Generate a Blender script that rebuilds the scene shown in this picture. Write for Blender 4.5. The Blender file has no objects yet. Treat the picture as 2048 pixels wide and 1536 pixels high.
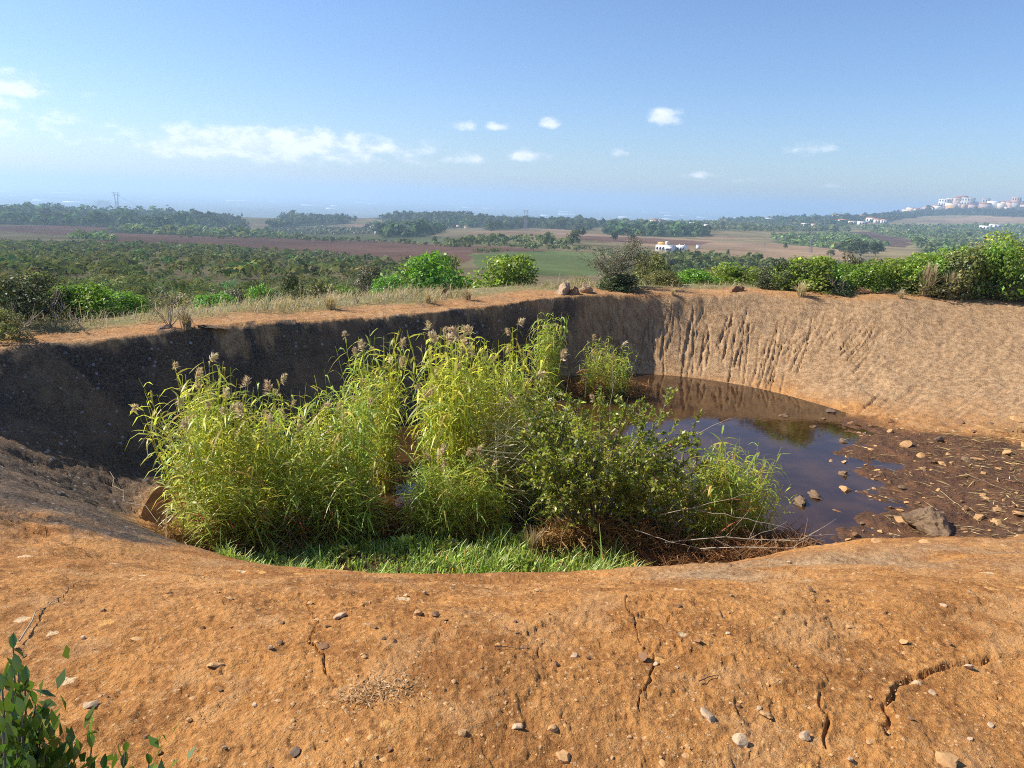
import bpy, bmesh, math, random
import numpy as np
from mathutils import Vector, Matrix

rng = np.random.default_rng(11)
random.seed(11)
scn = bpy.context.scene
COL = scn.collection
PI = math.pi

# ------------------------------------------------------------------ camera
F = 1480.0                       # focal length in pixels of the 2048 px wide photograph
PITCH = math.atan(372 / F)
ROLL = math.radians(2.0)
EYE = 2.7
cam_d = bpy.data.cameras.new('camera')
cam = bpy.data.objects.new('camera', cam_d)
COL.objects.link(cam)
cam_d.sensor_width = 36.0
cam_d.lens = 36.0 * F / 2048.0
cam_d.clip_start = 0.05
cam_d.clip_end = 200000.0
R_ = Matrix.Rotation(PI / 2 - PITCH, 4, 'X') @ Matrix.Rotation(ROLL, 4, 'Z')
cam.matrix_world = Matrix.Translation((0, 0, EYE)) @ R_
scn.camera = cam

# ------------------------------------------------------------------ sky and sun
SUN_EL = math.radians(42)
SUN_LEFT = math.radians(79)      # left of the viewing direction (+Y)
SKY_STRENGTH = 0.092
sun_dir = Vector((-math.sin(SUN_LEFT) * math.cos(SUN_EL), math.cos(SUN_LEFT) * math.cos(SUN_EL), math.sin(SUN_EL)))
sd = bpy.data.lights.new('sun', 'SUN')
sd.energy = 5.0
sd.angle = math.radians(0.55)
sd.color = (1.0, 0.93, 0.82)
sun = bpy.data.objects.new('sun', sd)
COL.objects.link(sun)
sun.rotation_euler = sun_dir.to_track_quat('Z', 'Y').to_euler()
sun.location = (-30, 20, 40)
scn.view_settings.view_transform = 'Standard'
scn.view_settings.look = 'None'
scn.view_settings.exposure = 0.72
scn.view_settings.gamma = 1.0
scn.render.engine = 'CYCLES'
scn.cycles.max_bounces = 6
scn.cycles.diffuse_bounces = 3
scn.cycles.glossy_bounces = 2
scn.cycles.transmission_bounces = 3
scn.cycles.volume_bounces = 1
scn.cycles.transparent_max_bounces = 6
scn.cycles.use_denoising = False
scn.cycles.filter_width = 1.0


def px_dir(px, py):
    u = (px - 1024) / F
    v = -(py - 768) / F
    c, s = math.cos(ROLL), math.sin(ROLL)
    u2 = c * u - s * v
    v2 = s * u + c * v
    return np.array([u2, math.cos(PITCH) + v2 * math.sin(PITCH), -math.sin(PITCH) + v2 * math.cos(PITCH)])


def hor(px):
    return 360.5 + px / 2048.0 * 71.5


def az_of(px):
    d = px_dir(px, hor(px))
    return math.atan2(d[0], d[1])


class NT:
    """small helper for node trees"""
    def __init__(self, tree):
        self.t = tree
        self.t.nodes.clear()

    def n(self, kind, **kw):
        nd = self.t.nodes.new(kind)
        for k, v in kw.items():
            if k.startswith('i_'):
                key = k[2:]
                key = int(key) if key.isdigit() else key.replace('_', ' ')
                if hasattr(v, 'is_output'):
                    self.t.links.new(v, nd.inputs[key])
                else:
                    nd.inputs[key].default_value = v
            else:
                setattr(nd, k, v)
        return nd

    def math(self, op, a, b=0.0, c=0.0, clamp=False):
        nd = self.t.nodes.new('ShaderNodeMath')
        nd.operation = op
        nd.use_clamp = clamp
        for i, v in enumerate((a, b, c)):
            if hasattr(v, 'is_output'):
                self.t.links.new(v, nd.inputs[i])
            else:
                nd.inputs[i].default_value = v
        return nd.outputs[0]

    def mix(self, f, a, b, mode='MIX'):
        nd = self.t.nodes.new('ShaderNodeMix')
        nd.data_type = 'RGBA'
        nd.blend_type = mode
        nd.clamp_factor = True
        for i, v in ((0, f), (6, a), (7, b)):
            if hasattr(v, 'is_output'):
                self.t.links.new(v, nd.inputs[i])
            else:
                nd.inputs[i].default_value = v if i == 0 else (*v, 1.0) if len(v) == 3 else v
        return nd.outputs[2]

    def step(self, x, lo, hi):
        nd = self.t.nodes.new('ShaderNodeMapRange')
        nd.interpolation_type = 'SMOOTHSTEP'
        self.t.links.new(x, nd.inputs[0])
        nd.inputs[1].default_value = lo
        nd.inputs[2].default_value = hi
        return nd.outputs[0]

    def noise(self, vec, scale, detail=4.0, rough=0.55, out=0, dist=0.0):
        nd = self.n('ShaderNodeTexNoise')
        self.t.links.new(vec, nd.inputs['Vector'])
        nd.inputs['Scale'].default_value = scale
        nd.inputs['Detail'].default_value = detail
        nd.inputs['Roughness'].default_value = rough
        nd.inputs['Distortion'].default_value = dist
        return nd.outputs[out]

    def link(self, a, b):
        self.t.links.new(a, b)


# world: physical sky with a few low cumulus clouds far off over the plain
world = bpy.data.worlds.new('World')
scn.world = world
world.use_nodes = True
W = NT(world.node_tree)
sky = W.n('ShaderNodeTexSky', sky_type='NISHITA')
sky.sun_disc = False
sky.sun_elevation = SUN_EL
sky.sun_rotation = -SUN_LEFT
sky.altitude = 200.0
sky.air_density = 1.0
sky.dust_density = 0.6
sky.ozone_density = 5.5
tc = W.n('ShaderNodeTexCoord')
vdir = tc.outputs['Generated']


def cloud_dir(px, py):
    d = Vector(px_dir(px, py)).normalized()
    right = d.cross(Vector((0, 0, 1))).normalized()
    return d, right, right.cross(d)


CLOUDS = [(530, 290, 330, 40, 1.0), (420, 300, 260, 40, .8), (10, 175, 130, 34, .9), (-60, 235, 320, 60, .5), (300, 290, 120, 34, .6), (470, 278, 120, 36, 1.0), (610, 284, 130, 34, .95),
          (760, 300, 70, 30, .75), (690, 315, 160, 28, .5), (932, 252, 34, 16, .9), (994, 255, 34, 13, .95), (1101, 248, 24, 19, 1.0),
          (1330, 239, 42, 22, 1.0), (1236, 307, 24, 14, .9), (1050, 314, 60, 20, .95), (930, 322, 55, 18, .6),
          (1395, 352, 42, 11, .55), (1510, 362, 60, 9, .4), (1670, 372, 40, 9, .4), (1640, 300, 90, 26, .3)]
best = None
for (px, py, a, b, w) in CLOUDS:
    d, r, u = cloud_dir(px, py)
    du = W.n('ShaderNodeVectorMath', operation='DOT_PRODUCT', i_0=vdir, i_1=r * (F / a)).outputs['Value']
    dv0 = W.n('ShaderNodeVectorMath', operation='DOT_PRODUCT', i_0=vdir, i_1=u * (F / b)).outputs['Value']
    # flat base: the lower half is compressed
    dv = W.math('MAXIMUM', dv0, W.math('MULTIPLY', dv0, -1.7))
    fw = W.n('ShaderNodeVectorMath', operation='DOT_PRODUCT', i_0=vdir, i_1=d).outputs['Value']
    rr = W.math('SQRT', W.math('ADD', W.math('MULTIPLY', du, du), W.math('MULTIPLY', dv, dv)))
    m = W.math('MULTIPLY', W.math('MULTIPLY', W.math('SUBTRACT', 1.0, rr), w), W.math('GREATER_THAN', fw, 0.0))
    m = W.math('MAXIMUM', m, -1.0)
    best = m if best is None else W.math('MAXIMUM', best, m)
cvec = W.n('ShaderNodeVectorMath', operation='MULTIPLY', i_0=vdir, i_1=(1, 1, 2.0)).outputs[0]
n1 = W.noise(cvec, 34.0, 9.0, 0.62)
n2 = W.noise(vdir, 13.0, 3.0, 0.5)
dens = W.math('ADD', best, W.math('ADD', W.math('MULTIPLY', W.math('SUBTRACT', n1, 0.5), 1.7), W.math('MULTIPLY', W.math('SUBTRACT', n2, 0.5), 0.9)))
dens = W.math('MULTIPLY', W.step(dens, 0.05, 0.85), W.step(best, -0.5, 0.25))
shade = W.step(n1, 0.35, 0.65)
ccol = W.mix(shade, (6.4, 6.8, 7.8), (9.2, 9.1, 9.2))
skyb = W.mix(1.0, sky.outputs[0], (0.95, 0.98, 1.07), 'MULTIPLY')
skyc = W.mix(W.math('MULTIPLY', dens, 0.62), skyb, ccol)
bg = W.n('ShaderNodeBackground', i_Color=skyc, i_Strength=SKY_STRENGTH)
out = W.n('ShaderNodeOutputWorld')
W.link(bg.outputs[0], out.inputs['Surface'])

# ------------------------------------------------------------------ generic helpers


def tag(o, label=None, cat=None, group=None, kind=None):
    if label: o['label'] = label
    if cat: o['category'] = cat
    if group: o['group'] = group
    if kind: o['kind'] = kind
    return o


def link(o, parent=None):
    COL.objects.link(o)
    if parent is not None:
        o.parent = parent
    return o


def empty(name, loc=(0, 0, 0), rz=0.0, sc=(1, 1, 1)):
    o = bpy.data.objects.new(name, None)
    o.empty_display_size = 0.1
    o.location = loc
    o.rotation_euler = (0, 0, rz)
    o.scale = sc
    return link(o)


def npmesh(name, V, F_, col=None, mat=None, smooth=False):
    """mesh from numpy arrays; F_ is one array or a list of arrays of equal sized faces"""
    if not isinstance(F_, list):
        F_ = [F_]
    F_ = [np.asarray(f, dtype=np.int32) for f in F_ if len(f)]
    me = bpy.data.meshes.new(name)
    V = np.asarray(V, dtype=np.float32)
    me.vertices.add(len(V))
    me.vertices.foreach_set('co', V.ravel())
    idx = np.concatenate([f.ravel() for f in F_])
    sizes = np.concatenate([np.full(len(f), f.shape[1], dtype=np.int32) for f in F_])
    starts = np.concatenate([[0], np.cumsum(sizes)[:-1]]).astype(np.int32)
    me.loops.add(len(idx))
    me.loops.foreach_set('vertex_index', idx)
    me.polygons.add(len(sizes))
    me.polygons.foreach_set('loop_start', starts)
    if smooth:
        me.polygons.foreach_set('use_smooth', np.ones(len(sizes), dtype=bool))
    if col is not None:
        ca = me.color_attributes.new('col', 'FLOAT_COLOR', 'POINT')
        col = np.asarray(col, dtype=np.float32)
        if col.shape[1] == 3:
            col = np.concatenate([col, np.ones((len(col), 1), np.float32)], 1)
        ca.data.foreach_set('color', col.ravel())
    me.update(calc_edges=True)
    if mat is not None:
        me.materials.append(mat)
    return me


def mobj(name, me, parent=None, loc=None, rot=None, sc=None, mat=None):
    o = bpy.data.objects.new(name, me)
    link(o, parent)
    if loc is not None: o.location = loc
    if rot is not None: o.rotation_euler = rot
    if sc is not None: o.scale = sc if hasattr(sc, '__len__') else (sc, sc, sc)
    if mat is not None:
        o.material_slots[0].link = 'OBJECT'
        o.material_slots[0].material = mat
    return o


def hash2(ix, iy, seed):
    h = (ix.astype(np.int64) * 374761393 + iy.astype(np.int64) * 668265263 + seed * 974711) & 0xFFFFFFFF
    h = ((h ^ (h >> 13)) * 1274126177) & 0xFFFFFFFF
    h = h ^ (h >> 16)
    return (h & 0xFFFFFF) / float(0x7FFFFF) - 1.0


def vnoise(x, y, seed=0):
    xi = np.floor(x); yi = np.floor(y)
    fx = x - xi; fy = y - yi
    fx = fx * fx * (3 - 2 * fx); fy = fy * fy * (3 - 2 * fy)
    xi = xi.astype(np.int64); yi = yi.astype(np.int64)
    a = hash2(xi, yi, seed); b = hash2(xi + 1, yi, seed)
    c = hash2(xi, yi + 1, seed); d = hash2(xi + 1, yi + 1, seed)
    return (a + (b - a) * fx) * (1 - fy) + (c + (d - c) * fx) * fy


def fbm(x, y, freq, octv=4, seed=0, gain=0.5):
    r = 0.0; amp = 1.0; tot = 0.0
    for o in range(octv):
        r = r + amp * vnoise(x * freq + 17.3 * o, y * freq - 9.1 * o, seed + o * 31)
        tot += amp; amp *= gain; freq *= 2.03
    return r / tot


def sstep(x, lo, hi):
    t = np.clip((x - lo) / (hi - lo), 0, 1)
    return t * t * (3 - 2 * t)


# ------------------------------------------------------------------ materials


def new_mat(name):
    m = bpy.data.materials.new(name)
    m.use_nodes = True
    return m, NT(m.node_tree)


def finish(t, shader):
    o = t.n('ShaderNodeOutputMaterial')
    t.link(shader, o.inputs['Surface'])


def leaf_mat(name, base, trans=0.35, gloss=0.05, rough=0.45, var=0.25):
    m, t = new_mat(name)
    at = t.n('ShaderNodeAttribute', attribute_name='col')
    oi = t.n('ShaderNodeObjectInfo')
    c = t.mix(1.0, (*base, 1), at.outputs['Color'], 'MULTIPLY')
    hs = t.n('ShaderNodeHueSaturation')
    t.link(c, hs.inputs['Color'])
    t.link(t.math('MULTIPLY_ADD', oi.outputs['Random'], 0.05, 0.475), hs.inputs['Hue'])
    t.link(t.math('MULTIPLY_ADD', oi.outputs['Random'], var * 2, 1 - var), hs.inputs['Value'])
    c = hs.outputs[0]
    d = t.n('ShaderNodeBsdfDiffuse', i_Color=c)
    tr = t.n('ShaderNodeBsdfTranslucent', i_Color=t.mix(0.5, c, (base[0] * 1.5, base[1] * 1.5, base[2] * 0.7)))
    g = t.n('ShaderNodeBsdfGlossy', i_Roughness=rough)
    g.inputs['Color'].default_value = (1, 1, 1, 1)
    a = t.n('ShaderNodeMixShader', i_0=trans, i_1=d.outputs[0], i_2=tr.outputs[0])
    b = t.n('ShaderNodeMixShader', i_0=gloss, i_1=a.outputs[0], i_2=g.outputs[0])
    finish(t, b.outputs[0])
    return m


def plain_mat(name, base, rough=0.8, scale=6.0, var=0.25, bump=0.3, spec=0.3):
    m, t = new_mat(name)
    tc = t.n('ShaderNodeTexCoord')
    geo = t.n('ShaderNodeNewGeometry')
    oi = t.n('ShaderNodeObjectInfo')
    n = t.noise(geo.outputs['Position'], scale, 5.0, 0.6)
    f = t.math('MULTIPLY_ADD', t.math('SUBTRACT', n, 0.5), var * 3, 1.0)
    f = t.math('MULTIPLY', f, t.math('MULTIPLY_ADD', oi.outputs['Random'], 0.3, 0.85))
    c = t.n('ShaderNodeVectorMath', operation='SCALE', i_0=base)
    t.link(f, c.inputs['Scale'])
    p = t.n('ShaderNodeBsdfPrincipled', i_Roughness=rough)
    p.inputs['Specular IOR Level'].default_value = spec
    t.link(c.outputs[0], p.inputs['Base Color'])
    if bump:
        b = t.n('ShaderNodeBump', i_Strength=bump, i_Distance=0.3 / scale, i_Height=n)
        t.link(b.outputs[0], p.inputs['Normal'])
    finish(t, p.outputs[0])
    return m


# the orange clay lining of the basin, with masks from the mesh: R grey weathering, G black lichen with painted wall shade, B wet mud, A soil with grass
def clay_material():
    m, t = new_mat('orange_clay')
    geo = t.n('ShaderNodeNewGeometry')
    P = geo.outputs['Position']
    at = t.n('ShaderNodeAttribute', attribute_name='col')
    sep = t.n('ShaderNodeSeparateColor', i_Color=at.outputs['Color'])
    grey, lich_shade, mud, soil = sep.outputs[0], sep.outputs[1], sep.outputs[2], at.outputs['Alpha']
    big = t.noise(P, 0.55, 4, 0.55)
    med = t.noise(P, 3.2, 5, 0.6)
    fine = t.noise(P, 26.0, 6, 0.65)
    grain = t.noise(P, 95.0, 4, 0.7)
    col = t.mix(t.step(med, 0.36, 0.66), (0.31, 0.130, 0.034), (0.49, 0.225, 0.064))
    col = t.mix(t.math('MULTIPLY', t.step(big, 0.45, 0.70), 0.55), col, (0.50, 0.255, 0.088))
    col = t.mix(t.math('MULTIPLY', t.step(fine, 0.52, 0.63), 0.85), col, (0.54, 0.27, 0.085))
    col = t.mix(t.math('MULTIPLY', t.step(fine, 0.46, 0.33), 0.65), col, (0.13, 0.047, 0.013))
    col = t.mix(t.math('MULTIPLY', t.step(t.noise(P, 0.9, 4, 0.6), 0.52, 0.36), 0.45), col, (0.20, 0.076, 0.020))
    crust = t.noise(P, 1.35, 6, 0.68)
    col = t.mix(t.math('MULTIPLY', t.step(crust, 0.53, 0.60), 0.55), col, (0.52, 0.285, 0.115))
    col = t.mix(t.math('MULTIPLY', t.step(t.noise(P, 4.5, 6, 0.7), 0.55, 0.63), 0.35), col, (0.20, 0.076, 0.021))
    # small chips of pale stone in the surface
    vo = t.n('ShaderNodeTexVoronoi', i_Vector=P, i_Scale=30.0)
    vo.inputs['Randomness'].default_value = 1.0
    sc2 = t.n('ShaderNodeSeparateColor', i_Color=vo.outputs['Color'])
    chip = t.math('MULTIPLY', t.math('LESS_THAN', vo.outputs['Distance'], 0.30), t.math('GREATER_THAN', sc2.outputs[0], 0.62))
    chip = t.math('MULTIPLY', chip, t.math('MULTIPLY_ADD', sc2.outputs[1], 0.6, 0.15))
    col = t.mix(chip, col, (0.58, 0.38, 0.19))
    # round pale lichen discs, irregular in outline
    wob = t.n('ShaderNodeVectorMath', operation='ADD', i_0=P)
    wn = t.n('ShaderNodeTexNoise', i_Vector=P, i_Scale=22.0)
    wsc = t.n('ShaderNodeVectorMath', operation='SCALE', i_0=wn.outputs['Color'])
    wsc.inputs['Scale'].default_value = 0.05
    t.link(wsc.outputs[0], wob.inputs[1])
    fl = t.n('ShaderNodeVectorMath', operation='MULTIPLY', i_0=wob.outputs[0], i_1=(1, 1, 0.0))
    v2 = t.n('ShaderNodeTexVoronoi', i_Vector=fl.outputs[0], i_Scale=3.6)
    s2 = t.n('ShaderNodeSeparateColor', i_Color=v2.outputs['Color'])
    rad = t.math('MULTIPLY_ADD', s2.outputs[1], 0.16, 0.06)
    disc = t.math('MULTIPLY', t.step(t.math('SUBTRACT', rad, v2.outputs['Distance']), 0.0, 0.035), t.math('GREATER_THAN', s2.outputs[0], 0.36))
    disc = t.math('MULTIPLY', disc, t.math('SUBTRACT', 1.0, grey))
    col = t.mix(t.math('MULTIPLY', disc, 0.92), col, t.mix(t.step(s2.outputs[2], 0.2, 0.9), (0.64, 0.34, 0.105), (0.66, 0.48, 0.28)))
    # weathered tan-grey walls
    sv = t.n('ShaderNodeVectorMath', operation='MULTIPLY', i_0=P, i_1=(1, 1, 0.35))
    streak = t.noise(sv.outputs[0], 7.0, 8, 0.72)
    gcol = t.mix(t.step(streak, 0.36, 0.64), (0.235, 0.142, 0.072), (0.47, 0.320, 0.178))
    gcol = t.mix(t.math('MULTIPLY', t.step(fine, 0.52, 0.70), 0.6), gcol, (0.54, 0.39, 0.25))
    gcol = t.mix(t.math('MULTIPLY', t.step(fine, 0.48, 0.30), 0.6), gcol, (0.13, 0.075, 0.042))
    col = t.mix(grey, col, gcol)
    # black lichen crust with pale flecks; also paints in the left wall's shade
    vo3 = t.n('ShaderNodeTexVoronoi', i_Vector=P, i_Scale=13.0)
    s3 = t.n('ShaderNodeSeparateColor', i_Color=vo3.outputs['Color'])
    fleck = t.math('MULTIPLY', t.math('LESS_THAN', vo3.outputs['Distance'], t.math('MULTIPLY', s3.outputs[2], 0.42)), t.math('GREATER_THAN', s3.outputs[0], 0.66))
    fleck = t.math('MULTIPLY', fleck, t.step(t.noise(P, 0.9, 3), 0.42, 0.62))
    lich_shade_col = t.mix(t.step(fine, 0.35, 0.7), (0.046, 0.036, 0.029), (0.170, 0.122, 0.084))
    lich_shade_col = t.mix(t.math('MULTIPLY', t.step(t.noise(P, 1.1, 6, 0.7), 0.48, 0.62), 0.8), lich_shade_col, (0.19, 0.125, 0.080))
    lich_shade_col = t.mix(t.math('MULTIPLY', fleck, 0.8), lich_shade_col, (0.42, 0.42, 0.42))
    col = t.mix(t.math('MULTIPLY', lich_shade, t.step(t.math('ADD', t.math('MULTIPLY', med, 0.6), t.math('MULTIPLY', lich_shade, 0.7)), 0.45, 0.75)), col, lich_shade_col)
    # wet brown mud on the floor
    mcol = t.mix(t.step(fine, 0.3, 0.7), (0.048, 0.023, 0.011), (0.155, 0.075, 0.034))
    mcol = t.mix(t.math('MULTIPLY', t.step(med, 0.45, 0.75), 0.5), mcol, (0.23, 0.098, 0.038))
    col = t.mix(mud, col, mcol)
    scol = t.mix(t.step(fine, 0.35, 0.65), (0.16, 0.12, 0.055), (0.36, 0.29, 0.15))
    scol = t.mix(t.math('MULTIPLY', t.step(med, 0.4, 0.6), 0.6), scol, (0.13, 0.16, 0.045))
    col = t.mix(soil, col, scol)
    p = t.n('ShaderNodeBsdfPrincipled')
    t.link(col, p.inputs['Base Color'])
    t.link(t.math('MULTIPLY_ADD', mud, -0.38, 0.9), p.inputs['Roughness'])
    p.inputs['Specular IOR Level'].default_value = 0.2
    h = t.math('ADD', t.math('MULTIPLY', fine, 1.0), t.math('MULTIPLY', grain, 0.28))
    h = t.math('ADD', h, t.math('MULTIPLY', chip, 0.22))
    h = t.math('ADD', h, t.math('MULTIPLY', t.math('MULTIPLY', streak, grey), 0.6))
    b = t.n('ShaderNodeBump', i_Strength=1.0, i_Distance=0.036, i_Height=h)
    t.link(b.outputs[0], p.inputs['Normal'])
    finish(t, p.outputs[0])
    return m


def terrain_material():
    m, t = new_mat('open_country')
    geo = t.n('ShaderNodeNewGeometry')
    P = geo.outputs['Position']
    at = t.n('ShaderNodeAttribute', attribute_name='col')
    n1 = t.noise(P, 0.35, 6, 0.6)
    n2 = t.noise(P, 0.03, 5, 0.6)
    n3 = t.noise(P, 0.004, 4, 0.6)
    f = t.math('ADD', t.math('MULTIPLY', n1, 0.7), t.math('ADD', t.math('MULTIPLY', n2, 0.7), t.math('MULTIPLY', n3, 0.5)))
    f = t.math('MULTIPLY_ADD', f, 1.0, 0.05)
    c = t.n('ShaderNodeVectorMath', operation='SCALE', i_0=at.outputs['Color'])
    t.link(f, c.inputs['Scale'])
    d = t.n('ShaderNodeBsdfDiffuse', i_Roughness=1.0)
    t.link(c.outputs[0], d.inputs['Color'])
    finish(t, d.outputs[0])
    return m


def water_material():
    m, t = new_mat('murky_water')
    geo = t.n('ShaderNodeNewGeometry')
    P = geo.outputs['Position']
    n = t.noise(P, 1.6, 3, 0.5)
    n0 = t.noise(P, 9.0, 2, 0.5)
    col = t.mix(t.step(n, 0.3, 0.7), (0.030, 0.014, 0.006), (0.062, 0.030, 0.011))
    p = t.n('ShaderNodeBsdfPrincipled', i_Roughness=0.015, i_IOR=1.45)
    t.link(col, p.inputs['Base Color'])
    b = t.n('ShaderNodeBump', i_Strength=0.05, i_Distance=0.02, i_Height=n0)
    t.link(b.outputs[0], p.inputs['Normal'])
    finish(t, p.outputs[0])
    return m


M_CLAY = clay_material()
M_LAND = terrain_material()
M_WATER = water_material()
M_STONE_O = plain_mat('ochre_stone', (0.43, 0.245, 0.105), 0.85, 24, 0.3, 0.5)
M_STONE_G = plain_mat('grey_stone', (0.40, 0.28, 0.175), 0.85, 20, 0.3, 0.5)
M_STONE_B = plain_mat('brown_stone', (0.20, 0.105, 0.05), 0.85, 20, 0.35, 0.5)
M_STONE_D = plain_mat('dark_stone', (0.12, 0.08, 0.055), 0.85, 20, 0.35, 0.5)
M_CLOD = plain_mat('muddy_stone', (0.165, 0.105, 0.058), 0.7, 22, 0.5, 0.8)
M_BARK = plain_mat('grey_bark', (0.20, 0.165, 0.13), 0.9, 18, 0.3, 0.4)
M_TWIG = plain_mat('dead_twig', (0.34, 0.28, 0.21), 0.9, 30, 0.2, 0.2)
M_STRAW = leaf_mat('straw', (0.50, 0.40, 0.23), 0.25, 0.02, 0.6)
M_DRY = leaf_mat('dry_grass', (0.50, 0.41, 0.25), 0.3, 0.02, 0.6)
M_BROWN = leaf_mat('brown_dead_leaf', (0.24, 0.125, 0.05), 0.25, 0.01, 0.6)
M_GRASS = leaf_mat('fresh_grass', (0.29, 0.39, 0.075), 0.4, 0.04, 0.5)
M_REED = leaf_mat('reed_leaf', (0.46, 0.53, 0.085), 0.55, 0.03, 0.45, 0.22)
M_REEDG = leaf_mat('green_reed_leaf', (0.33, 0.45, 0.085), 0.55, 0.03, 0.45, 0.22)
M_PLUME = leaf_mat('reed_plume', (0.58, 0.46, 0.30), 0.35, 0.02, 0.6, 0.12)
M_LENT = leaf_mat('mastic_leaf', (0.21, 0.33, 0.045), 0.45, 0.035, 0.45, 0.2)
M_BRIGHT = leaf_mat('bright_leaf', (0.14, 0.30, 0.035), 0.42, 0.03, 0.45, 0.2)
M_OLIVE = leaf_mat('olive_leaf', (0.165, 0.20, 0.062), 0.35, 0.025, 0.5, 0.22)
M_DARK = leaf_mat('dark_leaf', (0.065, 0.088, 0.034), 0.25, 0.025, 0.5, 0.2)
M_GREYL = leaf_mat('grey_green_leaf', (0.125, 0.150, 0.085), 0.25, 0.03, 0.5, 0.2)
M_SCRUB = leaf_mat('scrub_leaf', (0.150, 0.195, 0.062), 0.25, 0.0, 0.5, 0.35)
M_PINE = leaf_mat('pine_needle', (0.070, 0.105, 0.040), 0.2, 0.0, 0.5, 0.25)
M_GLOSS = leaf_mat('glossy_leaf', (0.085, 0.16, 0.022), 0.3, 0.045, 0.3, 0.3)
M_WHITE = plain_mat('white_plaster', (0.80, 0.78, 0.74), 0.8, 0.6, 0.08, 0)
M_CREAM = plain_mat('cream_plaster', (0.66, 0.56, 0.43), 0.8, 0.6, 0.1, 0)
M_PINK = plain_mat('pink_plaster', (0.55, 0.38, 0.31), 0.8, 0.6, 0.1, 0)
M_GREYP = plain_mat('grey_plaster', (0.42, 0.39, 0.36), 0.8, 0.6, 0.1, 0)
M_ROOF = plain_mat('terracotta_tile', (0.42, 0.17, 0.085), 0.85, 1.2, 0.2, 0)
M_OCHRE = plain_mat('ochre_plaster', (0.62, 0.36, 0.13), 0.85, 0.8, 0.12, 0)
M_GLASS = plain_mat('dark_window', (0.05, 0.055, 0.06), 0.25, 1.0, 0.1, 0, 0.5)
M_STEEL = plain_mat('grey_steel', (0.30, 0.30, 0.31), 0.6, 1.0, 0.1, 0)
M_FILM = plain_mat('white_film', (0.85, 0.86, 0.88), 0.5, 0.5, 0.05, 0)

# ------------------------------------------------------------------ terrain shape
CX, CY = 3.5, 12.5
WATER_Z = -2.10
RIM = [(-8.6, 12.0), (-7.9, 12.4), (-7.3, 12.9), (-6.5, 13.9), (-4.5, 15.3), (-2.6, 16.6), (-.4, 18.9), (2.5, 21.7), (5, 23.0), (7.5, 23.6), (12, 23.5),
       (16.2, 24.0), (20.5, 23.6), (23.5, 20), (23, 14.5), (16, 9.6), (9, 7.2), (5.4, 6.2), (2.7, 5.7), (1, 5.4), (-.6, 5.2), (-1.6, 5.2), (-2.8, 5.3), (-4.8, 5.8), (-6.7, 7.0), (-8.0, 8.7), (-8.8, 10.5)]
FLOOR = [(-5.5, 12.2), (-4.4, 13.5), (-2.9, 14.8), (-1.4, 16.2), (0, 18.0), (1.5, 20.0), (3.0, 20.7), (4.7, 20.4), (6.45, 19.4), (7.7, 17.5), (8.5, 16.0), (9.6, 15.3), (11.2, 14.5), (12.6, 13.4), (12, 11.6), (9.6, 10.6),
         (7.8, 10.0), (6.4, 9.2), (4.0, 8.5), (1.4, 7.9), (-.9, 7.5), (-2.3, 7.75), (-3.5, 8.25), (-4.6, 9.2), (-5.3, 10.6)]
TH = np.linspace(-PI, PI, 721)


def polar_table(pts, sig=5):
    a = np.array([math.atan2(y - CY, x - CX) for x, y in pts])
    r = np.array([math.hypot(x - CX, y - CY) for x, y in pts])
    o = np.argsort(a); a, r = a[o], r[o]
    a = np.concatenate([a - 2 * PI, a, a + 2 * PI]); r = np.tile(r, 3)
    v = np.interp(TH[:-1], a, r)
    k = np.exp(-0.5 * (np.arange(-30, 31) / sig) ** 2); k /= k.sum()
    v = np.convolve(np.concatenate([v[-30:], v, v[:30]]), k, 'valid')
    return np.concatenate([v, v[:1]])


RR = polar_table(RIM, 7)
RF = polar_table(FLOOR, 8)
SHORE = np.array([(2.5, 8.0), (3.2, 9.0), (4.0, 9.8), (4.9, 10.5), (5.6, 10.8), (6.5, 11.9), (6.8, 13.3), (6.9, 14.5), (7.8, 16.0), (8.2, 17.0), (10, 21)])   # edge between pond and mud flat

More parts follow.
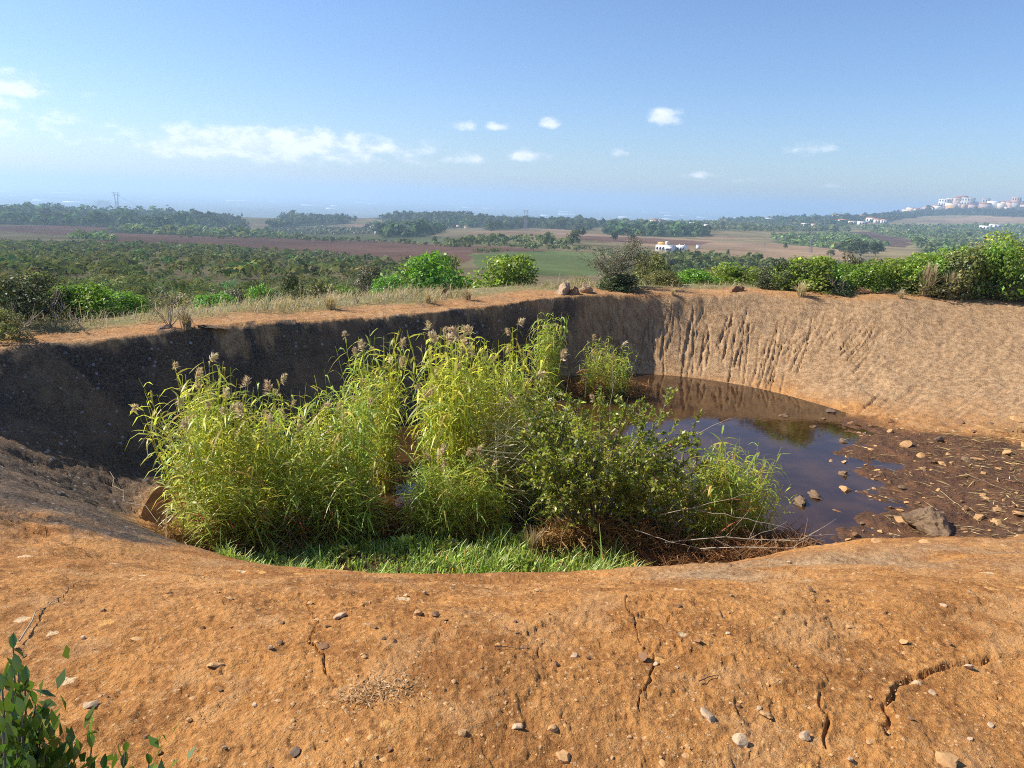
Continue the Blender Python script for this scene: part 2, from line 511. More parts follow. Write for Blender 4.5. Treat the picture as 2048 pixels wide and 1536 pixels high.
# open country: elevation at (photo column of the bearing, distance)
TD = [20, 30, 70, 150, 250, 350, 500, 700, 950, 1250, 1600, 2200, 2800, 3500, 4500, 6500, 12000, 45000]
TCOL = [-500, 0, 300, 620, 860, 1024, 1300, 1536, 1700, 1800, 1920, 2048, 2500]
TZ = [
    [-.4, -2.3, -7.4, -12.5, -19, -24, -30, -36, -41, -44, -43, -70, -100, -120, -138, -150, -151, -152],
    [-.4, -2.3, -7.4, -12.5, -19, -24, -29.5, -36, -42, -45, -46, -75, -105, -125, -140, -150, -151, -152],
    [-.4, -2.3, -7.4, -12.5, -19, -24, -29.5, -36, -43, -48, -52, -85, -110, -130, -140, -150, -151, -152],
    [-.3, -2.2, -7.2, -13.2, -20.5, -26, -31.0, -38.5, -45, -50, -50, -88, -115, -130, -140, -150, -151, -152],
    [-.3, -2.2, -7.2, -13.2, -20.0, -24, -28.5, -34, -39, -40, -36, -75, -112, -130, -140, -150, -151, -152],
    [-.3, -2.2, -7.2, -13.0, -18.5, -21.5, -25, -29, -34, -39, -45, -80, -110, -130, -140, -150, -151, -152],
    [-.2, -1.6, -6.6, -13.0, -20, -23.0, -26.5, -29, -32, -34, -38, -48, -90, -120, -138, -150, -151, -152],
    [-.1, -.6, -5.0, -12.5, -20, -23, -27.0, -29, -31, -32, -33, -34, -40, -80, -120, -150, -151, -152],
    [-.1, -.5, -4.5, -11.5, -19, -23, -27.0, -30, -32, -31, -29, -26, -19, -40, -100, -150, -151, -152],
    [-.1, -.4, -4.0, -11, -18, -22, -26.0, -29, -31, -31, -29, -25, -8, 10, -60, -140, -151, -152],
    [-.1, -.3, -3.5, -10, -17, -21, -25.0, -28, -30, -30, -29, -25, -2, 26, -10, -120, -151, -152],
    [-.1, -.2, -3.0, -9.5, -16, -20, -24.0, -27, -29, -29, -28, -23, 0, 38, 20, -100, -151, -152],
    [-.1, -.1, -2.0, -8, -14, -18, -22.0, -25, -27, -27, -25, -20, 0, 45, 30, -80, -151, -152]]
TAZ = np.array([az_of(c) for c in TCOL]); TLD = np.log(np.array(TD, float)); TZ = np.array(TZ)
# dense smoothed table
GA = np.radians(np.arange(-70, 70.01, 0.5)); GL = np.linspace(math.log(20), math.log(45000), 400)
tmp = np.array([np.interp(GL, TLD, row) for row in TZ])
TAB = np.array([np.interp(GA, TAZ, tmp[:, j]) for j in range(len(GL))]).T
k = np.exp(-0.5 * (np.arange(-9, 10) / 4.0) ** 2); k /= k.sum()
TABp = np.pad(TAB, ((9, 9), (9, 9)), mode='edge')
TABp = np.apply_along_axis(lambda v: np.convolve(v, k, 'valid'), 0, TABp)
TAB = np.apply_along_axis(lambda v: np.convolve(v, k, 'valid'), 1, TABp)


def land_z(x, y):
    x = np.asarray(x, float); y = np.asarray(y, float)
    az = np.arctan2(x, y)
    d = np.maximum(np.hypot(x, y), 20.0)
    fa = np.clip((az - GA[0]) / (GA[1] - GA[0]), 0, len(GA) - 1.001)
    fl = np.clip((np.log(d) - GL[0]) / (GL[1] - GL[0]), 0, len(GL) - 1.001)
    ia = fa.astype(int); il = fl.astype(int); fa -= ia; fl -= il
    z = (TAB[ia, il] * (1 - fa) + TAB[ia + 1, il] * fa) * (1 - fl) + (TAB[ia, il + 1] * (1 - fa) + TAB[ia + 1, il + 1] * fa) * fl
    amp = 0.0035 * np.clip(d - 40, 0, 3000) * np.clip(1.3 - d / 5000.0, 0.02, 1)
    z = z + amp * fbm(x, y, 1 / 260.0, 3, 5) + 0.15 * np.clip((d - 30) / 40, 0, 1) * fbm(x, y, 1 / 9.0, 2, 8)
    # behind the viewer the hill goes on rising gently
    back = sstep(np.abs(az), math.radians(60), math.radians(110))
    return z * (1 - back) + (0.8 + 0.004 * np.minimum(d, 3000)) * back


def seg_dist(x, y, pts):
    best = np.full(x.shape, 1e9)
    for (ax, ay), (bx, by) in zip(pts[:-1], pts[1:]):
        dx, dy = bx - ax, by - ay
        t = np.clip(((x - ax) * dx + (y - ay) * dy) / (dx * dx + dy * dy + 1e-12), 0, 1)
        best = np.minimum(best, np.hypot(x - ax - t * dx, y - ay - t * dy))
    return best


def ground(x, y, fine=True, masks=False):
    x = np.asarray(x, float); y = np.asarray(y, float)
    th = np.arctan2(y - CY, x - CX); r = np.hypot(x - CX, y - CY)
    Rr = np.interp(th, TH, RR) + 0.14 * vnoise(x * 0.9, y * 0.9, 3) + 0.07 * vnoise(x * 2.7, y * 2.7, 4); Rf = np.interp(th, TH, RF)
    s = (r - Rf) / (Rr - Rf); e = r - Rr
    wn = sstep(-np.sin(th), 0.30, 0.85)
    zr = -0.12 * wn + 0.10 * fbm(x, y, 0.35, 3, 21)
    # floor: pond bed, mud flat on the right, soil bank at the front
    xs = np.interp(y, SHORE[:, 1], SHORE[:, 0])
    mudd = x - xs
    zf = WATER_Z - 0.14 + np.clip(0.14 + mudd * 0.045, -0.15, 0.32) * sstep(mudd, -3.0, 0.2)
    zf = zf + 0.30 * sstep(10.6 - y + 0.5 * vnoise(x * 0.7, y * 0.7, 9), -0.3, 1.8) * sstep(3.0 - x + 2.4 * sstep(9.4 - y, 0.0, 0.8), -1.0, 1.2)
    zf = zf + 0.24 * sstep(9.55 - y + 0.35 * vnoise(x * 0.8, y * 0.8, 19), 0.0, 0.8) * sstep(x, 1.5, 3.5)
    zf = zf + 0.085 * fbm(x, y, 1.9, 4, 40, 0.6) * sstep(mudd, -1.8, 0.2)
    sw = np.clip(s, 0, 1.6)
    lf = sstep(-np.cos(th), -0.15, 0.45)
    w2 = sstep(-np.sin(th), 0.10, 0.50)
    p = (1.30 + 0.45 * lf) * (1 - w2) + 0.66 * w2
    zw = zf + (zr - zf) * sw ** p
    Cc = 1.6
    zo_n = zr + Cc * (1 - np.exp(-0.42 * np.maximum(e, -0.5) / Cc))
    zo_f = zr + 0.03 * np.clip(e, -1, 3)
    lz = land_z(x, y)
    bl = sstep(e, 1.5, 8.0)
    zo_f = zo_f * (1 - bl) + lz * bl
    zo = zo_f * (1 - wn) + zo_n * wn
    zo = zo * (1 - sstep(e, 9, 16)) + np.maximum(lz, zo * wn + lz * (1 - wn)) * sstep(e, 9, 16)
    kk = 0.22
    h = np.clip(0.5 + 0.5 * (zo - zw) / kk, 0, 1)
    z = zo * (1 - h) + zw * h - kk * h * (1 - h)
    wall = sstep(s, 0.05, 0.35) * (1 - sstep(s, 0.92, 1.08))
    z = z + 0.035 * fbm(x, y, 1.6, 3, 60) * np.clip(wall + wn * sstep(s, .3, .9), 0, 1)
    if fine:
        rough = np.clip(sstep(s, -0.1, 0.2), 0, 1)
        z = z + rough * (0.011 * fbm(x, y, 9.0, 3, 70, 0.6) + 0.008 * fbm(x, y, 34.0, 2, 80))
        # shallow flakes: the surface skin has come off in patches
        fl = fbm(x, y, 2.6, 4, 90, 0.55)
        z = z - 0.010 * rough * sstep(fl, 0.12, 0.16) - 0.007 * rough * sstep(fbm(x, y, 6.0, 4, 91, 0.6), 0.16, 0.20)
        z = z + 0.024 * wall * (1 - wn) * fbm(x, y, 5.0, 4, 95, 0.6)
        # clods on the mud
        z = z + 0.035 * (1 - rough) * sstep(mudd, -0.6, 0.6) * np.maximum(0, fbm(x, y, 7.5, 3, 97)) * 1.6
    if not masks:
        return z
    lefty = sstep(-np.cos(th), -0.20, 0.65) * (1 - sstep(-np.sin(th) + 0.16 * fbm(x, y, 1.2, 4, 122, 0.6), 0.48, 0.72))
    n = fbm(x, y, 0.8, 4, 120)
    streak = fbm(th * 9.0, s * 0.8, 1.0, 4, 130)
    n5 = fbm(x, y, 2.6, 5, 121, 0.65)
    lich_shade = lefty * sstep(s, 0.02, 0.3) * (1 - sstep(s + 0.20 * n + 0.34 * n5, 0.88, 1.04)) * np.clip(1.0 + 0.5 * n, 0, 1)  # lichen plus painted shade, ending at the left wall's shadow edge
    lich_shade = np.clip(lich_shade + 0.5 * sstep(streak, 0.05, 0.4) * sstep(lefty, 0.0, 0.4) * wall, 0, 1)
    lich_shade = np.clip(lich_shade + 0.35 * wall * sstep(streak, 0.1, 0.45) * (1 - wn), 0, 1)
    grey = np.clip(sstep(s + 0.10 * n, 0.0, 0.25) * (1 - sstep(s + 0.1 * n, 0.95, 1.1)) * (1 - sstep(-np.sin(th) + 0.2 * n5, 0.40, 0.75)), 0, 1)
    grey = np.maximum(grey, 0.8 * (1 - sstep(-np.sin(th), 0.2, 0.5)) * sstep(s, 0.8, 1.0) * (0.6 + 0.4 * n5))
    grey = np.clip(np.maximum(grey * 0.85, 0.85 * sstep(n + 0.5 * sstep(x, -1.0, 4.0), 0.0, 0.6) * wn * sstep(e, -1.6, -0.4) * (1 - sstep(e + 0.5 * n, 0.2, 1.1))), 0, 1)
    mud = 1 - sstep(s + 0.05 * n, -0.02, 0.07)
    far = (1 - wn) * sstep(e + 0.5 * n, 0.9, 1.9)
    far = np.maximum(far, sstep(e, 9, 13))
    return z, np.stack([grey, lich_shade, mud, far], -1)


def hit(px, py, rmax=60.0):
    """where the sight line through a photo pixel meets the ground"""
    d = px_dir(px, py)
    t = np.exp(np.linspace(math.log(0.8), math.log(rmax), 2600))
    X, Y, Z = t * d[0], t * d[1], EYE + t * d[2]
    g = ground(X, Y, fine=False)
    i = np.argmax(Z < g)
    if not (Z < g).any():
        i = len(t) - 1
    return X[i], Y[i]


def hit_land(px, py):
    d = px_dir(px, py)
    t = np.exp(np.linspace(math.log(28), math.log(30000), 3000))
    X, Y, Z = t * d[0], t * d[1], EYE + t * d[2]
    g = land_z(X, Y)
    i = np.argmax(Z < g) if (Z < g).any() else len(t) - 1
    return X[i], Y[i]


def g1(x, y):
    return float(ground(np.array([x]), np.array([y]), fine=True)[0])


def l1(x, y):
    return float(land_z(np.array([x]), np.array([y]))[0])


def polar_xy(px, d):
    a = az_of(px)
    return d * math.sin(a), d * math.cos(a)


# cracks in the near bank (photo polylines turned into ground lines)
CRACKS = [
    ([(615, 1200), (630, 1240), (624, 1278), (640, 1300), (655, 1340), (690, 1372)], 0.011, 0.035),
    ([(1248, 1190), (1254, 1222), (1277, 1252), (1285, 1282), (1306, 1300), (1312, 1322), (1296, 1350), (1284, 1385), (1276, 1425)], 0.008, 0.026),
    ([(2060, 1313), (1985, 1316), (1905, 1332), (1832, 1352), (1792, 1382), (1772, 1420), (1770, 1465)], 0.021, 0.050),
    ([(1645, 1385), (1648, 1440), (1653, 1495)], 0.013, 0.03),
    ([(1590, 1253), (1640, 1241), (1684, 1230)], 0.014, 0.022),
    ([(690, 1530), (740, 1506), (792, 1489)], 0.016, 0.035),
    ([(358, 1377), (405, 1356), (455, 1341)], 0.012, 0.024),
    ([(295, 1332), (340, 1322), (372, 1314)], 0.016, 0.022),
    ([(20, 1311), (90, 1266), (172, 1218)], 0.006, 0.018),
    ([(400, 1432), (445, 1412), (482, 1390), (545, 1368)], 0.012, 0.026),
    ([(1190, 1310), (1250, 1303), (1310, 1302), (1380, 1300)], 0.010, 0.014),
    ([(1920, 1160), (1915, 1200), (1925, 1245), (1940, 1275)], 0.007, 0.018),
    ([(480, 1206), (560, 1200), (625, 1202), (700, 1210)], 0.008, 0.014),
    ([(1990, 1390), (2030, 1415), (2070, 1430)], 0.008, 0.02),
    ([(815, 1310), (870, 1306), (930, 1310)], 0.014, 0.010),
    ([(470, 652), (600, 640), (700, 634), (790, 628)], 0.05, 0.06),
    ([(60, 686), (160, 676), (230, 668)], 0.04, 0.05),
    ([(700, 626), (800, 618), (880, 612)], 0.05, 0.05),
    ([(960, 1536), (1000, 1490), (1016, 1420)], 0.006, 0.012),
    ([(120, 1420), (200, 1400), (260, 1370)], 0.008, 0.012),
]
CR = [(np.array([hit(*q) for q in pl]), w * 0.55, dep * 0.8) for pl, w, dep in CRACKS]
# tooth marks of the digger down the far wall
GROOVES = []
rg = random.Random(5)
for i in range(110):
    x0 = rg.uniform(1085, 1780)
    y0 = 612 + rg.uniform(0, 60) + (20 if x0 > 1500 else 0)
    ln = rg.uniform(45, 125) * (1.0 if x0 < 1650 else 0.6)
    lean = 14 - (x0 - 1130) * 0.105 + rg.uniform(-14, 14)
    cur = rg.uniform(-6, 6)
    pl = [(x0 + lean * q + cur * math.sin(PI * q), y0 + ln * q) for q in (0, .33, .66, 1)]
    GROOVES.append((np.array([hit(*q) for q in pl]), rg.uniform(0.017, 0.028), rg.uniform(0.04, 0.09)))
for i in range(46):
    x0 = rg.uniform(1700, 2060); y0 = rg.uniform(640, 800); ln = rg.uniform(30, 80)
    pl = [(x0, y0), (x0 - ln * 0.4, y0 + ln * 0.42), (x0 - ln * 0.85, y0 + ln * .75)]
    GROOVES.append((np.array([hit(*q) for q in pl]), rg.uniform(0.02, 0.04), rg.uniform(0.02, 0.045)))
for i in range(70):
    x0 = rg.uniform(560, 1130); y0 = rg.uniform(640, 690) - (x0 - 560) * 0.05; ln = rg.uniform(40, 110)
    pl = [(x0, y0), (x0 + ln * 0.12, y0 + ln * .5), (x0 + ln * .3, y0 + ln)]
    GROOVES.append((np.array([hit(*q) for q in pl]), rg.uniform(0.025, 0.045), rg.uniform(0.03, 0.07)))
for i in range(110):
    x0 = rg.uniform(-60, 280); y0 = rg.uniform(870, 1050); ln = rg.uniform(60, 170)
    pl = [(x0, y0), (x0 + ln * 0.5, y0 + ln * .13), (x0 + ln, y0 + ln * .33)]
    GROOVES.append((np.array([hit(*q) for q in pl]), rg.uniform(0.018, 0.04), rg.uniform(0.02, 0.05)))

# ------------------------------------------------------------------ near ground: one sheet, finer towards the viewer
az = np.concatenate([np.linspace(-180, -44, 60)[:-1], np.arange(-44, 1.0, 0.118), np.arange(1.0, 28.0, 0.078), np.arange(28.0, 44, 0.118), np.linspace(44, 180, 60)])
az = np.radians(az)
lr = [math.log(0.5)]
while math.exp(lr[-1]) < 36:
    r = math.exp(lr[-1])
    lr.append(lr[-1] + (0.012 if r < 1.2 else 0.0055 if r < 6.4 else 0.006 if r < 13 else 0.0033 if r < 25 else 0.008))
rad = np.exp(np.array(lr))
A, Rg = np.meshgrid(az, rad, indexing='xy')
X = Rg * np.sin(A); Y = Rg * np.cos(A)
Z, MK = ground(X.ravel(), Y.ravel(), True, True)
Z = Z.reshape(X.shape)
for lines, w, dep in CR + GROOVES:
    lo = lines.min(0) - 5 * w - 0.1; hi = lines.max(0) + 5 * w + 0.1
    sel = np.nonzero((X > lo[0]) & (X < hi[0]) & (Y > lo[1]) & (Y < hi[1]))
    if not len(sel[0]):
        continue
    xx, yy = X[sel], Y[sel]
    xx2 = xx + 0.022 * vnoise(xx * 14, yy * 14, 7) + 0.004 * vnoise(xx * 40, yy * 40, 17); yy2 = yy + 0.022 * vnoise(xx * 14, yy * 14, 8) + 0.004 * vnoise(xx * 40, yy * 40, 18)
    dd = seg_dist(xx2, yy2, lines)
    k2 = 0.68 + 0.32 * vnoise(xx * 7, yy * 7, 9)
    Z[sel] += -dep * k2 * np.exp(-(dd / w) ** 2.5) + 0.10 * dep * np.exp(-((dd - 2.0 * w) / w) ** 2)
nr, na = X.shape
V = np.stack([X, Y, Z], -1).reshape(-1, 3)
i = np.arange(nr * na).reshape(nr, na)
Fq = np.stack([i[:-1, :-1], i[1:, :-1], i[1:, 1:], i[:-1, 1:]], -1).reshape(-1, 4)
Fq = Fq[:, ::-1]
cv = len(V)
V = np.concatenate([V, [[0, 0, float(Z[0].mean())]]])
MK = np.concatenate([MK, MK[:1]])
cap = np.stack([np.full(na - 1, cv), i[0, 1:], i[0, :-1]], -1)[:, ::-1]
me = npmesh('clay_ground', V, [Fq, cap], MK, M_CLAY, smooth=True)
me.polygons.foreach_set('use_smooth', np.ones(len(me.polygons), dtype=bool))
tag(mobj('clay_ground', me), 'orange clay bank and bowl of the dug basin', None, None, 'structure')

# pond water
ang = np.linspace(0, 2 * PI, 120, endpoint=False)
rf = np.interp((ang + PI) % (2 * PI) - PI, TH, RF) + 0.35
V = np.stack([CX + rf * np.cos(ang), CY + rf * np.sin(ang), np.full(120, WATER_Z)], -1)
V = np.concatenate([V, [[CX, CY, WATER_Z]]])
Fw = np.stack([np.arange(120), (np.arange(120) + 1) % 120, np.full(120, 120)], -1)
tag(mobj('pond_water', npmesh('pond_water', V, Fw, None, M_WATER)), 'still brown pond water in the bottom of the basin', None, None, 'structure')

# ------------------------------------------------------------------ open country beyond the rim


def poly_world(pts):
    return np.array([hit_land(*p) for p in pts])


def inside(x, y, poly):
    c = np.zeros(x.shape, bool)
    n = len(poly)
    for a in range(n):
        x1, y1 = poly[a]; x2, y2 = poly[(a + 1) % n]
        if y1 == y2:
            continue
        cond = ((y1 > y) != (y2 > y)) & (x < (x2 - x1) * (y - y1) / (y2 - y1) + x1)
        c ^= cond
    return c


az2 = np.radians(np.concatenate([np.linspace(-180, -44, 60)[:-1], np.arange(-44, 44, 0.2), np.linspace(44, 180, 60)]))
rad2 = np.exp(np.arange(math.log(34.5), math.log(45000), 0.0195))
A, Rg = np.meshgrid(az2, rad2, indexing='xy')
X = Rg * np.sin(A); Y = Rg * np.cos(A)
Z = land_z(X, Y)
Z[0] -= 0.6
FIELDS = [
    ('brown', [(-200, 452), (0, 452), (180, 451), (340, 470), (520, 472), (760, 482), (960, 492), (1060, 498), (1190, 503), (1200, 512), (1100, 503), (950, 505), (930, 526), (780, 524), (640, 506), (420, 493), (235, 487), (130, 470), (0, 462), (-200, 462)]),
    ('green', [(940, 510), (1100, 500), (1195, 505), (1200, 552), (1090, 552), (960, 540)]),
    ('tan', [(940, 463), (1180, 466), (1330, 476), (1500, 485), (1640, 492), (1710, 503), (1700, 522), (1500, 516), (1380, 506), (1310, 494), (1160, 480), (940, 472)]),
    ('brown', [(1150, 472), (1300, 476), (1420, 484), (1400, 492), (1300, 488), (1150, 480)]),
    ('tan', [(1080, 455), (1145, 456), (1150, 464), (1070, 464)]),
    ('vine', [(540, 466), (760, 470), (1000, 478), (1040, 490), (900, 488), (740, 480), (540, 474)]),
    ('tan', [(345, 440), (400, 440), (470, 456), (490, 466), (430, 462), (360, 448)]),
    ('tan', [(700, 448), (780, 446), (760, 462), (700, 462)]),
    ('brown', [(800, 428), (880, 425), (890, 432), (800, 434)]),
    ('dark', [(1700, 464), (1770, 462), (1830, 480), (1810, 496), (1740, 488)]),
    ('green', [(1750, 466), (1900, 464), (1920, 476), (1800, 474)]),
    ('tan', [(1920, 470), (2060, 468), (2060, 484), (1940, 482)]),
    ('tan', [(1840, 437), (1960, 430), (2060, 432), (2060, 446), (1900, 444)]),
    ('tan', [(1780, 430), (1850, 427), (1860, 431), (1790, 436)]),
    ('tan', [(1380, 470), (1440, 472), (1500, 478), (1400, 478)]),
]
WOODS = [
    ('pine_wood', 'pine wood along the crest at the far left', [(-150, 420), (120, 420), (330, 425), (350, 440), (480, 452), (330, 462), (150, 452), (-150, 446)], 640, (5.6, .3), M_PINE),
    ('scattered_wood', 'lighter trees at the edge of the left brown field', [(215, 458), (330, 452), (500, 468), (600, 474), (450, 474), (330, 470), (225, 466)], 120, (3.2, .25), M_SCRUB),
    ('pine_wood', 'pine wood on the slope right of the tan field', [(370, 432), (470, 437), (500, 458), (470, 462), (420, 446), (360, 438)], 90, (4.6, .22), M_PINE),
    ('pine_wood', 'long pine wood on the ridge left of the middle', [(535, 452), (600, 434), (700, 437), (712, 447), (620, 452), (540, 460)], 170, (5.5, .22), M_PINE),
    ('orchard', 'grey-green orchard slope below the ridge wood', [(500, 462), (620, 454), (760, 456), (760, 468), (600, 470), (480, 466)], 220, (2.2, .25), M_GREYL),
    ('pine_wood', 'pine wood nearest the vineyard in the middle', [(756, 468), (780, 462), (880, 458), (885, 466), (850, 474), (765, 476)], 110, (5.2, .2), M_PINE),
    ('pine_wood', 'pine wood behind the middle grove', [(715, 456), (800, 447), (960, 447), (960, 455), (800, 460)], 140, (4.8, .2), M_PINE),
    ('pine_wood', 'wooded hill in the middle distance', [(750, 438), (800, 430), (900, 428), (970, 440), (990, 448), (900, 446), (800, 440)], 220, (5.5, .2), M_PINE),
    ('pine_wood', 'dark wood beyond the pylon in the middle', [(960, 448), (1010, 440), (1160, 441), (1210, 450), (1170, 462), (1060, 456), (980, 462)], 240, (5.2, .22), M_PINE),
    ('hedge_trees', 'row of trees between the middle fields', [(890, 486), (1000, 480), (1150, 484), (1160, 492), (1000, 490), (900, 494)], 60, (2.6, .25), M_SCRUB),
    ('pine_wood', 'pine wood on the hillside above the white house', [(1200, 462), (1310, 456), (1400, 458), (1420, 472), (1330, 474), (1220, 470)], 150, (5.0, .2), M_PINE),
    ('orchard', 'olive groves stretching below the white farms', [(1130, 456), (1300, 444), (1560, 442), (1700, 446), (1700, 464), (1440, 462), (1300, 456)], 1300, (3.8, .3), M_SCRUB),
    ('pine_grove', 'green pine grove below the white house', [(1290, 522), (1340, 514), (1480, 522), (1580, 530), (1560, 548), (1330, 545)], 130, (2.1, .25), M_SCRUB),
    ('orchard', 'olive groves behind the right hedge', [(1540, 470), (1700, 466), (1780, 490), (1720, 502), (1560, 488)], 480, (2.4, .3), M_SCRUB),
    ('orchard', 'olive terraces on the plain below the hill town', [(1700, 452), (2080, 446), (2080, 500), (1860, 512), (1820, 480)], 1000, (3.2, .35), M_SCRUB),
    ('wooded_hillside', 'dark wooded hillside under the town', [(1640, 440), (1800, 430), (1850, 426), (2080, 424), (2080, 436), (1950, 430), (1840, 432), (1760, 446)], 1500, (4.6, .3), M_PINE),
    ('wooded_hillside', 'dark wooded ridge left of the hill town', [(1440, 437), (1640, 436), (1700, 440), (1700, 452), (1440, 446)], 700, (4.6, .3), M_PINE),
    ('hedge_trees', 'dark trees at the far corner of the right field', [(1670, 498), (1740, 496), (1790, 506), (1700, 512)], 40, (3.0, .25), M_PINE),
    ('hedge_trees', 'bushy hedge along the left brown field', [(330, 476), (560, 478), (760, 486), (940, 497), (940, 494), (760, 482), (560, 474)], 110, (1.5, .35), M_SCRUB),
    ('hedge_trees', 'line of bushes crossing the left brown field', [(130, 476), (200, 474), (240, 482), (160, 481)], 30, (2.0, .3), M_SCRUB),
]
WOOD_OUTLINES = [w[2] for w in WOODS if w[0] != 'hedge_trees' and w[0] != 'orchard']
PAL = {'brown': (0.150, 0.088, 0.062), 'tan': (0.27, 0.185, 0.115), 'green': (0.115, 0.145, 0.055), 'dark': (0.085, 0.055, 0.045), 'vine': (0.115, 0.125, 0.06)}
wx = X + Rg * 0.006 * vnoise(X / 25, Y / 25, 3); wy = Y + Rg * 0.010 * vnoise(X / 25, Y / 25, 4)
n1 = fbm(X, Y, 1 / 30.0, 4, 200)[..., None]; n2 = fbm(X, Y, 1 / 160.0, 3, 210)[..., None]
base = np.array([0.19, 0.155, 0.085]) * (1 + 0.5 * n1) + np.array([0.0, 0.012, -0.01]) * n2
C = base.copy()
POLYW = []
for kind, pts in FIELDS:
    pw = poly_world(pts)
    POLYW.append((kind, pw))
    m_ = inside(wx, wy, pw)
    C[m_] = (np.array(PAL[kind]) * (1 + 0.30 * n1 + 0.2 * n2))[m_]
for w_ in WOODS:
    if w_[0] == 'orchard':
        m_ = inside(wx, wy, poly_world(w_[2]))
        C[m_] = (np.array((0.105, 0.110, 0.052)) * (1 + 0.5 * n1 + 0.3 * n2))[m_]
for poly in WOOD_OUTLINES:
    m_ = inside(wx, wy, poly_world(poly))
    C[m_] = (np.array((0.045, 0.060, 0.026)) * (1 + 0.35 * n1))[m_]
# the distant plain: a patchwork of fields
cellx = np.floor((X * 0.9 + Y * 0.35) / 420).astype(int); celly = np.floor((Y * 0.9 - X * 0.35) / 650).astype(int)
h1 = hash2(cellx, celly, 77)[..., None]; h2 = hash2(cellx, celly, 78)[..., None]
plain = np.array([0.10, 0.11, 0.06]) * (1 + 0.5 * h1) + np.array([0.05, 0.03, 0.01]) * np.maximum(0, h2)
wpl = sstep(Rg, 3000, 5000)[..., None] * sstep(-(Z + 95), 0, 30)[..., None]
C = C * (1 - wpl) + plain * wpl
nr, na = X.shape
i = np.arange(nr * na).reshape(nr, na)
Fq = np.stack([i[:-1, :-1], i[:-1, 1:], i[1:, 1:], i[1:, :-1]], -1).reshape(-1, 4)
me = npmesh('terrain', np.stack([X, Y, Z], -1).reshape(-1, 3), Fq, C.reshape(-1, 3).clip(0.01, 1), M_LAND, smooth=True)
tag(mobj('terrain', me), 'open country falling away to the coastal plain', None, None, 'structure')


def in_fields(x, y):
    r = np.zeros(np.shape(x), bool)
    for kind, pw in POLYW:
        r |= inside(np.asarray(x), np.asarray(y), pw)
    return r
#PART2
# ------------------------------------------------------------------ builders for plants and stones


def norm(v):
    return v / (np.linalg.norm(v, axis=-1, keepdims=True) + 1e-9)


def leaf_quads(P, T, N, L, Wd, fold=0.0):
    """diamond leaves: position, long axis, normal, length, width -> verts, faces"""
    T = norm(T)
    B = norm(np.cross(N, T))
    L = np.asarray(L)[:, None]; Wd = np.asarray(Wd)[:, None]
    nn = norm(np.cross(T, B))
    v = np.stack([P, P + T * L * 0.45 + B * Wd * 0.5 + nn * fold * Wd, P + T * L, P + T * L * 0.45 - B * Wd * 0.5 + nn * fold * Wd], 1)
    n = len(P)
    return v.reshape(-1, 3), np.arange(n * 4).reshape(n, 4)


def tube(path, radii, sides=4):
    path = np.asarray(path, float); n = len(path)
    tang = norm(np.gradient(path, axis=0))
    up = np.array([0.31, 0.17, 0.93])
    a = norm(np.cross(tang, up)); b = np.cross(tang, a)
    an = np.arange(sides) * 2 * PI / sides
    ring = a[:, None] * np.cos(an)[None, :, None] + b[:, None] * np.sin(an)[None, :, None]
    v = path[:, None] + ring * np.asarray(radii, float)[:, None, None]
    idx = np.arange(n * sides).reshape(n, sides)
    f = np.stack([idx[:-1], np.roll(idx, -1, 1)[:-1], np.roll(idx, -1, 1)[1:], idx[1:]], -1).reshape(-1, 4)
    return v.reshape(-1, 3), f


class Acc:
    def __init__(self):
        self.v = []; self.f = []; self.c = []; self.n = 0

    def add(self, v, f, c):
        v = np.asarray(v, float)
        self.v.append(v); self.f.append(np.asarray(f) + self.n)
        c = np.asarray(c, float)
        if c.ndim == 1:
            c = np.tile(c, (len(v), 1))
        self.c.append(c); self.n += len(v)

    def mesh(self, name, mat, smooth=False):
        return npmesh(name, np.concatenate(self.v), self.f, np.concatenate(self.c), mat, smooth)


def leaf_cols(n, r, spread=0.35, yellow=0.12, dead=0.006):
    b = np.exp(r.normal(0, spread, n))
    c = np.stack([b * (1 + yellow * r.random(n) * 3), b, b], 1)
    m_ = r.random(n) < dead
    c[m_] = c[m_] * np.array([2.2, 0.9, 0.9])
    return np.repeat(c, 4, 0)


def crown_mesh(name, seed, n_leaf, leaf, n_lobe=26, flat=0.8, mat=None, spread=0.3, lobe=(0.22, 0.42), gap=0.0):
    """foliage of a rounded shrub inside about x,y in [-1,1], z in [0,2*flat]"""
    r = np.random.default_rng(seed)
    L = []
    for i_ in range(n_lobe):
        a = r.uniform(0, 2 * PI); q = math.sqrt(r.random()) * 0.78; zz = r.random()
        q *= math.sqrt(max(0.05, 1 - (zz * 0.9) ** 2.2))
        L.append((q * math.cos(a), q * math.sin(a), (0.12 + zz * 0.80) * 2 * flat * (0.86 + 0.14 * r.random()), r.uniform(*lobe), math.exp(r.normal(0, 0.22)), r.uniform(-.12, .12)))
    L = np.array(L)
    k_ = r.integers(0, n_lobe, n_leaf)
    D = norm(r.normal(size=(n_leaf, 3)) + np.array([0, 0, 0.25]))
    rad_ = L[k_, 3] * (0.45 + 0.62 * r.random(n_leaf) ** 0.5)
    P = L[k_, :3] + D * rad_[:, None] * np.array([1, 1, 0.85])
    P[:, 2] = np.maximum(P[:, 2], 0.02 + 0.1 * r.random(n_leaf))
    N = norm(D * 0.8 + r.normal(size=(n_leaf, 3)) * 0.6 + np.array([0, 0, 0.35]))
    T = np.cross(N, r.normal(size=(n_leaf, 3)))
    sz = leaf * np.exp(r.normal(0, 0.25, n_leaf))
    v, f = leaf_quads(P, T, N, sz, sz * 0.6, 0.12)
    c = leaf_cols(n_leaf, r, spread)
    c *= np.repeat(L[k_, 4], 4)[:, None]
    c[:, 0] *= 1 + np.repeat(L[k_, 5], 4) * 1.5
    me_ = npmesh(name, v, f, c, mat)
    return me_


